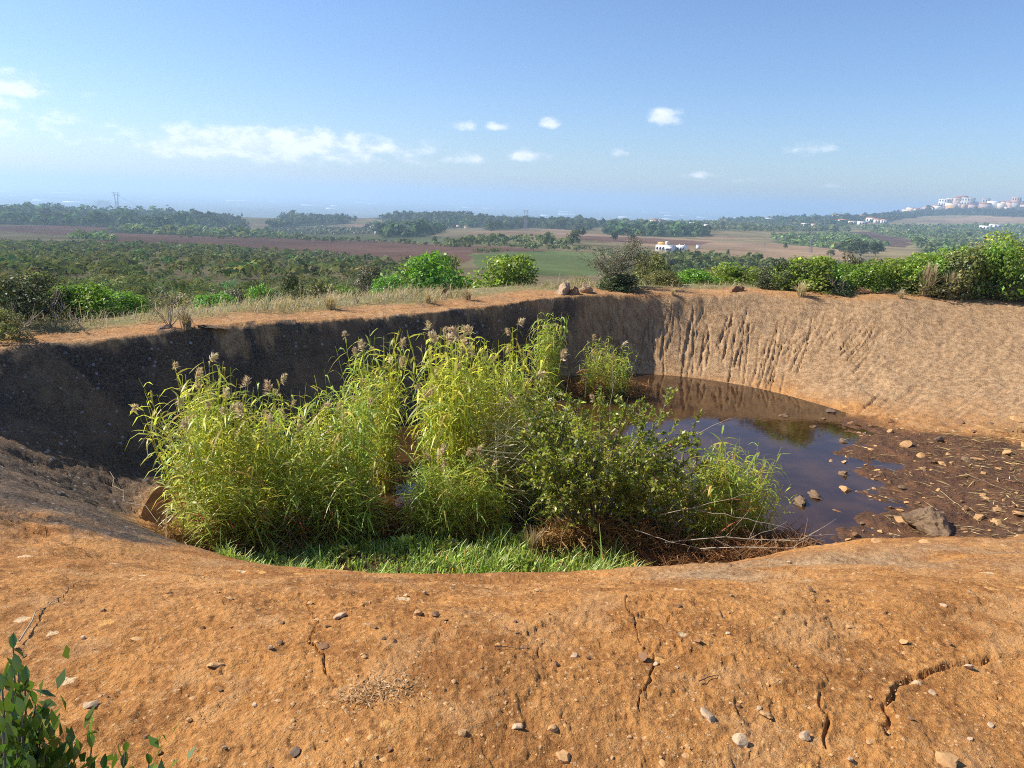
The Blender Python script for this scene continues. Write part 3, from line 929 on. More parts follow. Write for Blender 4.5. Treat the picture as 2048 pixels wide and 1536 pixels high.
def stems_mesh(name, seed, n=7, height=1.0, spread=0.7, rad_=0.03, mat=None, sub=3):
    r = np.random.default_rng(seed)
    a = Acc()
    for i_ in range(n):
        an = r.uniform(0, 2 * PI); q = spread * r.uniform(0.3, 1)
        end = np.array([q * math.cos(an), q * math.sin(an), height * r.uniform(0.65, 1)])
        t = np.linspace(0, 1, 7)[:, None]
        path = end * t ** np.array([1.2, 1.2, 0.85]) + r.normal(0, 0.03, (7, 3)) * t * height
        v, f = tube(path, rad_ * (1 - 0.8 * t[:, 0]))
        a.add(v, f, (1, 1, 1))
        for j in range(sub):
            k0 = r.integers(2, 6)
            st = path[k0]
            d = norm(end + r.normal(0, 0.6, 3) * height)
            t2 = np.linspace(0, 1, 4)[:, None]
            p2 = st + d * t2 * height * r.uniform(0.2, 0.45) + r.normal(0, 0.02, (4, 3)) * t2 * height
            v, f = tube(p2, rad_ * 0.45 * (1 - 0.8 * t2[:, 0]), 3)
            a.add(v, f, (1, 1, 1))
    return a.mesh(name, mat)


CROWN = {}
for nm, mat_ in (('bright', M_BRIGHT),):
    CROWN['dense'] = [crown_mesh('dense_crown', 300 + q, 5200, 0.085, 30, 0.62, M_BRIGHT) for q in range(4)]
    CROWN['loose'] = [crown_mesh('loose_crown', 320 + q, 2900, 0.075, 24, 0.68, M_BRIGHT, 0.4, (0.16, 0.34)) for q in range(3)]
    CROWN['tall'] = [crown_mesh('tall_crown', 340 + q, 4200, 0.08, 30, 1.0, M_BRIGHT, 0.35) for q in range(2)]
    CROWN['mid'] = [crown_mesh('shrub_crown', 360 + q, 1700, 0.105, 18, 0.5, M_SCRUB, 0.35, (0.25, 0.45)) for q in range(5)]
    CROWN['tree'] = [crown_mesh('tree_crown', 380 + q, 420, 0.28, 14, 0.8, M_PINE, 0.3, (0.3, 0.5)) for q in range(4)]
    CROWN['umbrella'] = [crown_mesh('umbrella_crown', 390 + q, 420, 0.26, 14, 0.36, M_PINE, 0.3, (0.28, 0.42)) for q in range(2)]
STEMS = [stems_mesh('bush_stem', 400 + q, 8, 1.0, 0.75, 0.03, M_BARK) for q in range(3)]


def ico(seed, sub=2, rough=0.28, flat=0.7, facet=True):
    bm = bmesh.new()
    bmesh.ops.create_icosphere(bm, subdivisions=sub, radius=1.0)
    r = random.Random(seed)
    cuts = []
    for _ in range(11):
        d = Vector((r.gauss(0, 1), r.gauss(0, 1), r.gauss(0, 1))).normalized()
        cuts.append((d, r.uniform(0.34, 0.80)))
    ph = [r.uniform(0, 9) for _ in range(6)]
    for v in bm.verts:
        p = v.co.copy()
        for d, h in cuts:
            q = p.dot(d)
            if q > h:
                p -= d * (q - h) * 0.95
        w = 1 + rough * 0.5 * (math.sin(p.x * 3.1 + ph[0]) * math.sin(p.y * 2.7 + ph[1]) + 0.6 * math.sin(p.z * 5 + ph[2]) * math.sin(p.x * 6 + ph[3])) + r.uniform(-1, 1) * rough * (0.22 if sub < 3 else 0.04)
        p *= w
        p.z = p.z * flat
        v.co = p
    zmin = min(v.co.z for v in bm.verts)
    for v in bm.verts:
        v.co.z -= zmin * 0.88
    me_ = bpy.data.meshes.new('stone')
    bm.to_mesh(me_); bm.free()
    return me_


STONE = [ico(500 + q, 2, 0.25, 0.62) for q in range(8)]
SLAB = [ico(520 + q, 2, 0.22, 0.28) for q in range(4)]
BOULDER = [ico(540 + q, 4, 0.42, 0.75) for q in range(5)]
for m_ in STONE + SLAB + BOULDER:
    m_.materials.append(M_STONE_O)
for m_ in BOULDER:
    r = random.Random(9)
    n_ = len(m_.vertices)
    co = np.zeros(n_ * 3); m_.vertices.foreach_get('co', co); co = co.reshape(-1, 3)
    dsp = 0.24 * fbm(co[:, 0] + co[:, 2], co[:, 1] - 0.7 * co[:, 2], 2.2, 4, 33) + 0.05 * fbm(co[:, 0] - co[:, 2], co[:, 1] + co[:, 2], 9.0, 2, 44)
    co = co * (1 + dsp[:, None]); m_.vertices.foreach_set('co', co.ravel()); m_.update()


def put_stone(name, me_, x, y, size, mat, z=None, sink=0.25, rz=None, stretch=None):
    sx, sy, sz = stretch or (random.uniform(0.85, 1.25), random.uniform(0.75, 1.1), random.uniform(0.75, 1.15))
    zz = g1(x, y) if z is None else z
    o = mobj(name, me_, None, (x, y, zz - size * (0.10 + sink * 0.4)), (random.uniform(-.2, .2), random.uniform(-.2, .2), random.uniform(0, 6.28) if rz is None else rz), (size * sx, size * sy, size * sz), mat)
    return o


# ------------------------------------------------------------------ pebbles on the near bank
BIG_PEBBLES = [   # column, row, width in photo pixels, material, label
    (180, 1408, 26, M_STONE_G, 'pale angular stone lying alone near the glossy shrub'),
    (430, 1325, 30, M_STONE_O, 'tan stone with dark shadow at the end of a short crack'),
    (681, 1226, 26, M_STONE_G, 'grey angular stone just right of the long left crack'),
    (811, 1184, 18, M_STONE_G, 'small grey round stone nearest the grass strip'),
    (836, 1224, 22, M_STONE_O, 'pale flat stone left of a rounder brown stone'),
    (871, 1228, 20, M_STONE_B, 'round brown stone beside a pale flat stone'),
    (560, 1285, 20, M_STONE_B, 'brown stone left of the long left crack'),
    (645, 1282, 24, M_STONE_B, 'brown stone sitting in the long left crack'),
    (1150, 1304, 26, M_STONE_G, 'grey pitted stone left of the middle crack'),
    (1285, 1310, 28, M_STONE_B, 'dark brown stone at the middle crack junction'),
    (1314, 1322, 16, M_STONE_G, 'small pale stone just right of the middle crack'),
    (1462, 1189, 18, M_STONE_O, 'pale round stone high on the right part of the bank'),
    (1416, 1430, 30, M_STONE_G, 'pale grey angular stone below a cluster of four pebbles'),
    (1478, 1478, 36, M_STONE_G, 'largest pale elongated stone at the lower right of the bank'),
    (1606, 1469, 24, M_STONE_G, 'pale oval stone left of the short vertical crack'),
    (1105, 1454, 26, M_STONE_O, 'tan flat stone beside a rounder pale stone'),
    (1031, 1452, 22, M_STONE_G, 'pale rounded stone left of the tan flat stone'),
    (926, 1463, 22, M_STONE_O, 'small tan stone at the lower middle of the bank'),
    (1935, 1334, 20, M_STONE_G, 'pale stone lying against the curved crack'),
    (1866, 1381, 20, M_STONE_G, 'pale pebble inside the bend of the curved crack'),
    (1130, 1508, 44, M_STONE_O, 'ochre lump by dry litter at the bottom edge'),
    (1890, 1510, 40, M_STONE_O, 'ochre stone at the bottom right beside a dark hollow'),
    (590, 1498, 26, M_STONE_D, 'dark brown stone at the lower left of the bank'),
    (1534, 1430, 20, M_STONE_O, 'thin upright chip right of the pale angular stone'),
]
GS = 0
for px, py, w, mt, lab in BIG_PEBBLES:
    x, y = hit(px, py + w * 0.2)
    dist = math.hypot(x, y, EYE - 0.5)
    tag(put_stone('stone', random.choice(STONE), x, y, 0.52 * w * dist / F, mt), lab, 'stone', 'larger loose stones on the clay bank')
SMALL_PEBBLES = [(566, 1248), (620, 1203), (655, 1253), (540, 1302), (735, 1250), (765, 1276), (728, 1308), (790, 1282), (747, 1253), (905, 1177), (850, 1186), (893, 1240), (965, 1292), (963, 1337),
                 (1008, 1255), (1030, 1268), (1073, 1272), (1047, 1293), (1178, 1315), (1113, 1326), (1030, 1245), (1355, 1333), (1426, 1268), (1395, 1285), (1430, 1203), (1455, 1268), (1355, 1212), (1267, 1243), (1155, 1162), (1465, 1150),
                 (1415, 1128), (1293, 1128), (1578, 1125), (1482, 1400), (1462, 1404), (1478, 1411), (1490, 1417), (1518, 1417), (1810, 1287), (1808, 1305), (1885, 1212), (1770, 1225), (1700, 1250), (1620, 1182), (1530, 1190), (1655, 1200),
                 (492, 1188), (405, 1252), (463, 1251), (340, 1185), (205, 1222), (200, 1391), (213, 1393), (508, 1407), (380, 1437), (165, 1275), (30, 1300), (50, 1310), (320, 1500), (440, 1383), (290, 1470), (450, 1500), (890, 1380), (1010, 1405), (780, 1495), (650, 1480),
                 (1120, 1392), (1260, 1470), (1690, 1445), (1740, 1480), (1980, 1450), (1940, 1480), (1820, 1440), (1590, 1330), (1545, 1290), (1380, 1500), (1225, 1510), (540, 1530), (855, 1520), (1700, 1520), (1995, 1370), (1900, 1290)]
rp = random.Random(3)
for px, py in SMALL_PEBBLES:
    x, y = hit(px, py)
    dist = math.hypot(x, y, EYE - 0.5)
    w = rp.uniform(9, 16)
    tag(put_stone('pebble', rp.choice(STONE), x, y, 0.50 * w * dist / F, rp.choice([M_STONE_O, M_STONE_B, M_STONE_B, M_STONE_G])), 'small loose pebble scattered over the orange clay bank', 'pebble', 'small pebbles on the clay bank')
# grit too fine to count
ng = 6000
gr = np.random.default_rng(77)
d_ = np.exp(gr.uniform(math.log(1.5), math.log(6.0), ng)); a_ = gr.uniform(-0.72, 0.72, ng)
keep = fbm(d_ * np.sin(a_), d_ * np.cos(a_), 0.9, 3, 15) > -0.25
gx, gy = (d_ * np.sin(a_))[keep], (d_ * np.cos(a_))[keep]
gz = ground(gx, gy)
n_ = len(gx)
oct_ = np.array([(1, 0, 0), (0, 1, 0), (-1, 0, 0), (0, -1, 0), (0, 0, .8), (0, 0, -.5)], float)
octf = np.array([(0, 1, 4), (1, 2, 4), (2, 3, 4), (3, 0, 4)])
sz = np.exp(gr.normal(math.log(0.0042), 0.55, n_))
V = np.stack([gx, gy, gz], -1)[:, None] + oct_[None] * sz[:, None, None] * gr.uniform(0.6, 1.3, (n_, 6, 3))
Fg = (octf[None] + np.arange(n_)[:, None, None] * 6).reshape(-1, 3)
tag(mobj('grit', npmesh('grit', V.reshape(-1, 3), Fg, None, M_STONE_O)), 'fine grit strewn over the clay bank', 'grit', None, 'stuff')

# ------------------------------------------------------------------ stones on the mud flat
MUD_BIG = [
    (1858, 1045, 88, 0, M_CLOD, .78, 'largest craggy mud-caked boulder on the mud flat'),
    (1803, 1034, 46, 1, M_STONE_O, .3, 'flat pale slab leaning against the largest boulder'),
    (1850, 1078, 44, 1, M_STONE_O, .3, 'flat ochre slab below the largest boulder'),
    (1998, 1042, 36, 1, M_STONE_O, .5, 'tan flat stone near the right bank of the mud flat'),
    (2036, 1024, 34, 1, M_STONE_O, .5, 'tan stone at the right edge of the mud flat'),
    (1994, 1016, 26, 1, M_STONE_O, .5, 'small tan slab between the two right-hand flat stones'),
    (1756, 1082, 22, 2, M_STONE_O, .9, 'ochre round stone nearest the front lip of the mud flat'),
    (1660, 824, 26, 2, M_STONE_D, .9, 'dark block at the far waterline'),
    (1780, 862, 18, 2, M_STONE_O, .9, 'tan stone on the sandy apron above the mud'),
    (1880, 882, 22, 2, M_STONE_D, 1.3, 'dark upright stone on the far edge of the mud flat'),
    (1629, 1000, 30, 2, M_CLOD, .9, 'dark craggy lump in the water right of the reeds'),
    (1600, 1012, 40, 2, M_CLOD, .9, 'ochre craggy lump half hidden by the reeds'),
    (1690, 980, 30, 2, M_STONE_O, .9, 'pointed ochre stone standing in the shallow water'),
    (1686, 884, 20, 2, M_CLOD, .8, 'pale lump in the water near the far shore'),
    (1685, 952, 20, 2, M_CLOD, .8, 'flat brown lump in the water above the pointed stone'),
    (1658, 922, 24, 2, M_STONE_O, .6, 'tan stone with muddy foot in the middle of the water'),
    (1688, 924, 16, 2, M_STONE_O, .7, 'small tan stone right of the muddy-footed one'),
    (1742, 898, 16, 1, M_STONE_O, .8, 'tan stone at the edge of water and mud'),
    (1568, 840, 20, 2, M_CLOD, .8, 'brown stone in the water just below the far wall'),
    (1630, 858, 18, 2, M_CLOD, .8, 'grey stone in the water in front of the dark block'),
    (1645, 842, 16, 2, M_CLOD, .6, 'flat stone in the water under the dark block'),
    (1885, 925, 24, 1, M_STONE_O, .7, 'tan flat stone on the upper mud flat'),
    (1845, 935, 22, 1, M_STONE_O, .7, 'tan stone with long shadow in the middle of the mud flat'),
    (1950, 915, 26, 1, M_STONE_O, .8, 'ridge-shaped tan stone at the upper right of the mud'),
]
for px, py, w, kd, mt, hs_, lab in MUD_BIG:
    x, y = hit(px, py + w * 0.12)
    z = max(g1(x, y), WATER_Z - 0.03)
    dist = math.hypot(x, y, EYE - z)
    me_ = BOULDER[0] if kd == 0 else random.choice(SLAB) if kd == 1 else (random.choice(BOULDER[1:]) if mt is M_CLOD else random.choice(STONE))
    s = 0.5 * w * dist / F
    tag(put_stone('boulder' if kd == 0 else 'stone', me_, x, y, s, mt, z, 0.3, None, (1.15, 0.9, hs_ if kd != 1 else 1.0)), lab, 'stone', 'stones lying in the mud and shallow water')
rp = random.Random(8)
nm_ = 0
while nm_ < 190:
    px = rp.uniform(1590, 2060); py = 840 + 250 * rp.random() ** 0.85
    if py > 1100 - (px - 1600) * 0.05 or px < 1640 + max(0, (1000 - py)) * 0.35 and rp.random() < 0.85:
        continue
    x, y = hit(px, py)
    z = g1(x, y)
    if z > -1.62 or z < WATER_Z - 0.10:
        continue
    w = math.exp(rp.gauss(math.log(10), 0.42))
    dist = math.hypot(x, y, EYE - z)
    tag(put_stone('stone', rp.choice(STONE + SLAB), x, y, 0.5 * w * dist / F, rp.choice([M_STONE_O, M_STONE_O, M_STONE_B, M_CLOD, M_STONE_B]), z, 0.5), 'small stone half sunk in the brown mud flat', 'stone', 'small stones scattered over the mud flat')
    nm_ += 1


def blades(name, pos, hgt, wid, r, mat, bend=0.5, cols=None, lean=None):
    """upright grass blades, two quads each"""
    n = len(pos)
    an = r.uniform(0, 2 * PI, n)
    side = np.stack([np.cos(an), np.sin(an), np.zeros(n)], -1)
    d = np.stack([-np.sin(an), np.cos(an), np.zeros(n)], -1) * (bend * r.uniform(0.1, 1, n) * hgt)[:, None]
    if lean is not None:
        d = d + np.asarray(lean) * hgt[:, None]
    up = np.stack([np.zeros(n), np.zeros(n), hgt], -1)
    w2 = side * (wid / 2)[:, None]
    a = pos - w2; b = pos + w2
    mid = pos + up * 0.55 + d * 0.30
    c = mid + w2 * 0.8; e = mid - w2 * 0.8
    tip = pos + up * (1 - 0.2 * bend) + d
    t1 = tip + w2 * 0.12; t2 = tip - w2 * 0.12
    V = np.stack([a, b, c, e, t1, t2], 1).reshape(-1, 3)
    base_ = np.arange(n)[:, None] * 6
    f = np.concatenate([base_ + np.array([0, 1, 2, 3]), base_ + np.array([3, 2, 4, 5])])
    if cols is None:
        cols = np.exp(r.normal(0, 0.25, n))[:, None] * np.ones((n, 3))
    return npmesh(name, V, f, np.repeat(cols, 6, 0), mat)


# dry stalks and litter lying on the mud
r = np.random.default_rng(55)
n = 9000
lx = r.uniform(6.0, 13.5, n); ly = r.uniform(9.2, 15.8, n)
dens_ = sstep(lx - np.interp(ly, SHORE[:, 1], SHORE[:, 0]), 0.2, 4.5) + 0.12
keep = (r.random(n) < dens_)
lx, ly = lx[keep], ly[keep]
lz = ground(lx, ly)
keep = (lz < -1.60) & (lz > WATER_Z - 0.02)
lx, ly, lz = lx[keep], ly[keep], lz[keep] + 0.012 + 0.02 * r.random(keep.sum())
n = len(lx)
an = r.normal(-0.6, 0.7, n); ln = np.exp(r.normal(math.log(0.16), 0.6, n))
T = np.stack([np.cos(an), np.sin(an), r.normal(0, 0.08, n)], -1)
v, f = leaf_quads(np.stack([lx, ly, lz], -1), T, np.tile([0, 0, 1.0], (n, 1)) + r.normal(0, .3, (n, 3)), ln, np.full(n, 0.013))
cb = np.exp(r.normal(-0.45, 0.5, n))[:, None] * np.array([1, .82, .66])
tag(mobj('straw_litter', npmesh('straw_litter', v, f, np.repeat(cb, 4, 0), M_STRAW)), 'dry stalks and leaf litter strewn over the mud flat', 'litter', None, 'stuff')

# ------------------------------------------------------------------ reeds


def reed_mesh(seed, h=2.0, n_leaf=13, yellow=0.3, dry_low=0.35, mat=None, lmul=1.0):
    r = np.random.default_rng(seed)
    a = Acc()
    lean = r.normal(0, 0.10, 2)
    t = np.linspace(0, 1, 7)
    path = np.stack([lean[0] * h * t ** 2, lean[1] * h * t ** 2, h * t], -1)
    v, f = tube(path, 0.0075 * (1 - 0.65 * t), 3)
    a.add(v, f, np.array([1.25, 1.0, 0.9]) * (0.9 + 0.3 * r.random()))
    az0 = r.uniform(0, 2 * PI)
    for i_ in range(n_leaf):
        q = 0.10 + 0.90 * (i_ + r.random() * 0.6) / n_leaf
        q = min(q, 0.995)
        p0 = np.array([np.interp(q, t, path[:, k]) for k in range(3)])
        an = az0 + i_ * PI + r.normal(0, 0.6)
        L = lmul * r.uniform(0.24, 0.46) * (1 - 0.25 * abs(q - 0.6))
        el = r.uniform(0.35, 1.15)
        if r.random() < 0.22: el -= 0.7
        d = np.array([math.cos(an) * math.cos(el), math.sin(an) * math.cos(el), math.sin(el)])
        droop = r.uniform(0.25, 0.95) * L
        s_ = np.linspace(0, 1, 4)
        pts = p0 + d * (L * s_)[:, None] - np.array([0, 0, 1]) * (droop * s_ ** 2.2)[:, None]
        side = norm(np.cross(d, [0, 0, 1]) + r.normal(0, 0.25, 3))
        w = np.array([0.013, 0.026, 0.019, 0.002]) * r.uniform(0.8, 1.3)
        vv = np.stack([pts - side * w[:, None] / 2, pts + side * w[:, None] / 2], 1).reshape(-1, 3)
        ff = np.array([(0, 1, 3, 2), (2, 3, 5, 4), (4, 5, 7, 6)])
        b = math.exp(r.normal(0, 0.22))
        if r.random() < dry_low * (1.25 - q):
            c = np.array([1.35, 0.82, 1.1]) * b * r.uniform(0.45, 1.2)
        else:
            yv = yellow * r.random()
            c = np.array([1 + 0.7 * yv, 1 + 0.1 * yv, 1 - 0.2 * yv]) * b
        a.add(vv, ff, c)
    return a.mesh('reed_stalk', mat)


def plume_mesh(seed):
    r = np.random.default_rng(seed)
    n = 90
    q = r.random(n)
    axis = np.stack([0.10 * q ** 1.6, 0 * q, 0.20 * q - 0.05 * q ** 2], -1)
    an = r.uniform(0, 2 * PI, n)
    d = np.stack([np.cos(an) * 0.6 + 0.6, np.sin(an) * 0.7, r.normal(0.25, 0.4, n)], -1)
    L = 0.085 * (1.15 - q) * np.exp(r.normal(0, 0.2, n)) + 0.02
    v, f = leaf_quads(axis, d, r.normal(size=(n, 3)), L, L * 0.16 + 0.004)
    b = np.exp(r.normal(0, 0.22, n))[:, None] * np.ones((n, 3))
    return npmesh('plume', v, f, np.repeat(b, 4, 0), M_PLUME)


REED_Y = [reed_mesh(600 + q, 2.0, 15, 0.7, 0.30, M_REED) for q in range(9)]
REED_G = [reed_mesh(620 + q, 2.0, 15, 0.3, 0.28, M_REEDG) for q in range(8)]
REED_D = [reed_mesh(640 + q, 2.0, 8, 0.5, 1.2, M_REED, 0.8) for q in range(4)]
REED_S = [reed_mesh(650 + q, 2.0, 20, 0.3, 0.35, M_REEDG, 1.5) for q in range(5)]
PLUME = [plume_mesh(660 + q) for q in range(4)]
REED_BROWN = [reed_mesh(670 + q, 2.0, 16, 0.5, 2.5, M_BROWN, 1.2) for q in range(4)]


def reed_clump(label, cols, depth, n, hgt, kinds, plume=0.2, spread_top=0.12, shape=0.5, brown=14):
    """cols: photo columns (left, right); depth: (near, far) metres; hgt: (side, middle) heights"""
    r = random.Random(hash((cols, depth)) & 0xffff)
    r = random.Random(int(cols[0] * 7 + depth[0] * 13))
    mid = polar_xy(0.5 * (cols[0] + cols[1]), 0.5 * (depth[0] + depth[1]))
    root = empty('reed_clump', (mid[0], mid[1], g1(*mid)))
    tag(root, label, 'reeds', 'clumps of reeds growing in the pond')
    brown = int(brown * 0.6)
    for i_ in range(n + brown):
        u = r.uniform(-1, 1); w = r.uniform(-1, 1)
        if u * u + w * w > 1.15: u *= 0.7; w *= 0.7
        px = 0.5 * (cols[0] + cols[1]) + 0.5 * (cols[1] - cols[0]) * u * 0.86
        d = 0.5 * (depth[0] + depth[1]) + 0.5 * (depth[1] - depth[0]) * w
        x, y = polar_xy(px, d)
        z = max(g1(x, y), WATER_Z - 0.15) - 0.03
        isb = i_ >= n
        me_ = r.choice(REED_BROWN) if isb else r.choice(kinds)
        h = (hgt[0] + (hgt[1] - hgt[0]) * (1 - u * u) ** shape) * r.uniform(0.68, 1.06)
        if isb: h = r.uniform(0.45, 0.8)
        s = h / 2.0
        tilt = r.gauss(0, 0.06); tilt2 = r.gauss(0, 0.06) + spread_top * u
        wd = 1.0 if not isb else 1.3
        o = mobj('reed_stalk', me_, root, (x - mid[0], y - mid[1], z - root.location.z), (tilt, tilt2, r.uniform(0, 6.28)), (0.5 * s + 0.5 * wd, 0.5 * s + 0.5 * wd, s))
        if not isb and me_ not in REED_D and r.random() < plume and h > 0.8 * hgt[0]:
            vs = me_.vertices
            # top ring of the stem tube (7 rings of 3)
            p = sum((vs[k].co for k in (18, 19, 20)), Vector()) / 3
            pl = mobj('plume', r.choice(PLUME), o, p, (r.gauss(0, .3), r.gauss(0, .3), r.uniform(0, 6.28)), r.uniform(0.55, 1.0))
            pl.scale = Vector(pl.scale) * 1.0
            pl.scale.z /= max(s, 0.4)
    return root


YG = REED_Y + REED_G[:5] + REED_D[:3]
GG = REED_G + REED_Y[:3] + REED_D[:3]
reed_clump('broad yellow-green reed clump at the left end of the pond', (285, 500), (9.6, 11.9), 160, (1.6, 2.35), YG, 0.16, 0.16, 0.5, 26)
reed_clump('green reed clump right of the broad yellow one', (470, 640), (9.6, 11.6), 115, (1.5, 2.1), YG + GG, 0.13, 0.05, 0.5, 20)
reed_clump('bright green reed clump with drooping plumes left of the water gap', (610, 745), (9.7, 11.4), 105, (1.6, 2.25), GG, 0.16, 0.05, 0.5, 16)
reed_clump('upright reed clump standing in water behind the gap', (695, 795), (11.6, 13.2), 80, (2.0, 2.6), YG + GG, 0.10, 0.05, 0.4, 10)
reed_clump('tallest golden reed clump with plumes right of the water gap', (835, 968), (10.2, 12.2), 140, (2.0, 2.95), YG, 0.15, 0.10, 0.5, 12)
reed_clump('leaning pale reed clump left of the dark green bush', (975, 1100), (10.6, 12.6), 110, (2.1, 2.75), YG + REED_D, 0.10, 0.08, 0.4, 10)
reed_clump('slender upright reed clump at the far waterline', (1080, 1140), (17.6, 18.6), 70, (1.8, 2.2), GG, 0.1, 0.05, 0.4, 10)
reed_clump('rounded reed clump at the foot of the far wall', (1175, 1290), (18.0, 19.2), 90, (0.9, 1.6), GG + YG, 0.06, 0.12, 0.6, 16)
reed_clump('low reed clump at the right end beside open water', (1400, 1620), (9.2, 10.6), 170, (0.9, 1.6), GG + YG, 0.03, 0.22, 0.6, 16)
reed_clump('low leafy reeds at the foot of the broad yellow clump', (300, 540), (9.2, 9.9), 90, (0.5, 1.1), REED_S + REED_Y, 0.0, 0.1, 0.5, 22)
reed_clump('low leafy reeds at the front left of the pond', (500, 770), (9.4, 10.0), 100, (0.5, 1.15), REED_S + REED_G + REED_Y[:3], 0.03, 0.1, 0.5, 20)
reed_clump('low leafy reeds in front of the tall golden clump', (790, 1060), (9.5, 10.2), 120, (0.6, 1.3), REED_S + REED_G + REED_Y[:3], 0.05, 0.1, 0.5, 16)
reed_clump('reeds grown through with brambles right of the dark green bush', (1180, 1440), (9.6, 10.8), 120, (1.0, 1.7), GG + YG, 0.05, 0.1, 0.5, 14)
reed_clump('green reeds standing behind the dark green bush', (1060, 1240), (10.2, 11.4), 90, (1.4, 2.1), GG, 0.05, 0.1, 0.5, 8)
reed_clump('thin reeds between the golden clump and the leaning clump', (940, 1010), (12.2, 13.8), 36, (1.8, 2.3), GG + YG, 0.1, 0.05, 0.5, 6)

# brown dead undergrowth and brambles below the reeds
def tangle(label, cols, depth, n, hgt, mat, seed, name='dead_bramble', cat='bramble', ln=(0.25, 0.6), wd=0.007, cs=0.35):
    r = np.random.default_rng(seed)
    px = r.uniform(*cols, n); d = r.uniform(*depth, n)
    pos = np.array([polar_xy(a, b) for a, b in zip(px, d)])
    z = np.maximum(ground(pos[:, 0], pos[:, 1]), WATER_Z)
    um = 1 - ((px - np.mean(cols)) / (0.5 * (cols[1] - cols[0]))) ** 2
    z = z + r.random(n) ** 0.9 * hgt * np.sqrt(np.clip(um, 0.05, 1))
    T = norm(r.normal(size=(n, 3)) * np.array([1, 1, 0.55]))
    L = r.uniform(*ln, n)
    P0 = np.stack([pos[:, 0], pos[:, 1], z], -1) - T * L[:, None] * 0.5
    P0[:, 2] = np.maximum(P0[:, 2], ground(P0[:, 0], P0[:, 1]))
    sag = r.uniform(-.15, .2, n)
    N = r.normal(size=(n, 3))
    B = norm(np.cross(N, T)) * wd
    m1 = P0 + T * L[:, None] * .5 + np.stack([0 * sag, 0 * sag, sag * L], -1)
    e1 = P0 + T * L[:, None]
    V = np.stack([P0 - B, P0 + B, m1 + B, m1 - B, e1 + B * .4, e1 - B * .4], 1).reshape(-1, 3)
    bs = np.arange(n)[:, None] * 6
    f = np.concatenate([bs + np.array([0, 1, 2, 3]), bs + np.array([3, 2, 4, 5])])
    c = np.exp(r.normal(0, cs, n))[:, None] * np.ones((n, 3))
    o = mobj(name, npmesh(name, V, f, np.repeat(c, 6, 0), mat))
    return tag(o, label, cat)


tangle('rusty brown bramble tangle below the dark green bush', (1090, 1440), (9.1, 9.7), 2200, 0.50, M_BROWN, 71)
tangle('thin brown dead stems at the foot of the left reeds', (270, 560), (9.2, 10.2), 900, 0.25, M_BROWN, 72)
tangle('brown dead stems in the gap between reed clumps', (740, 850), (9.7, 10.6), 600, 0.2, M_BROWN, 73)
tangle('grey-brown dead stems along the front lip at right', (1330, 1720), (8.75, 9.7), 2600, 0.13, M_BROWN, 74, 'dead_bramble', 'bramble', (0.2, 0.5), 0.004)
tangle('pale dead stems lodged in the leaning reeds', (985, 1075), (10.3, 11.6), 420, 1.8, M_DRY, 76, 'dead_reed_tangle', 'reeds', (0.5, 1.2))
tangle('brown dead stems at the waterline of the far reeds', (1090, 1330), (18.2, 19.6), 900, 0.22, M_BROWN, 77)

# ------------------------------------------------------------------ dark green mastic bush among the reeds


def sprig_bush(name, label, base, tips, leaf_mat_, bark, leaf=0.05, seed=1, per=62, cat='bush', dens=1.0, wid=0.42):
    r = np.random.default_rng(seed)
    root = empty(name, base)
    tag(root, label, cat)
    st = Acc(); P = []; T = []; N = []
    b0 = np.array(base, float)
    for tip in tips:
        e = np.array(tip, float) - b0
        t = np.linspace(0, 1, 9)[:, None]
        path = e * t ** np.array([1.05, 1.05, 0.9]) + r.normal(0, 0.035, (9, 3)) * t
        v, f = tube(path, 0.020 * (1 - 0.85 * t[:, 0]), 4)
        st.add(v, f, (1, 1, 1))
        for j in range(int(per * dens / 7)):
            q = r.uniform(0.35, 1.0)
            p0 = np.array([np.interp(q, t[:, 0], path[:, k]) for k in range(3)])
            d = norm(norm(e) * 0.7 + r.normal(0, 0.55, 3))
            L = r.uniform(0.18, 0.40)
            p1 = p0 + d * L
            v, f = tube(np.array([p0, (p0 + p1) / 2 + r.normal(0, .012, 3), p1]), [0.006, 0.004, 0.002], 3)
            st.add(v, f, (1, 1, 1))
            for k in range(26):
                qq = r.uniform(0.15, 1.0)
                pp = p0 + (p1 - p0) * qq
                P.append(pp); T.append(norm(d * 0.7 + r.normal(0, 0.75, 3))); N.append(r.normal(0, 0.7, 3) + np.array([0, 0, 0.9]))
    P = np.array(P); T = np.array(T); N = np.array(N)
    n = len(P)
    sz = leaf * np.exp(r.normal(0, 0.2, n))
    v, f = leaf_quads(P, T, N, sz, sz * wid, 0.15)
    mobj('leaves', npmesh('leaves', v, f, leaf_cols(n, r, 0.35, 0.25), leaf_mat_), root)
    mobj('branches', st.mesh('branches', bark), root)
    return root


bx, by = polar_xy(1235, 9.55)
bz = g1(bx, by)
tips = []
for px, py, d in [(1090, 765, 9.9), (1120, 790, 9.4), (1150, 800, 9.8), (1060, 800, 9.7), (1050, 880, 9.2), (1100, 900, 9.1), (1180, 850, 9.0), (1200, 790, 9.9), (1250, 790, 9.7), (1290, 830, 9.5), (1330, 815, 9.9), (1345, 860, 9.3),
                  (1380, 900, 9.4), (1390, 850, 9.8), (1400, 930, 9.5), (1260, 900, 9.0), (1220, 940, 9.0), (1310, 950, 9.1), (1150, 960, 9.0), (1080, 960, 9.1), (1180, 900, 9.2), (1350, 970, 9.2), (1110, 830, 9.6), (1370, 880, 9.6), (1480, 985, 9.4), (1450, 960, 9.3), (1130, 870, 9.3), (1060, 930, 9.4), (1040, 840, 9.6), (1280, 880, 9.3)]:
    dd = px_dir(px, py); t = d / math.hypot(dd[0], dd[1])
    tips.append((t * dd[0], t * dd[1], EYE + t * dd[2]))
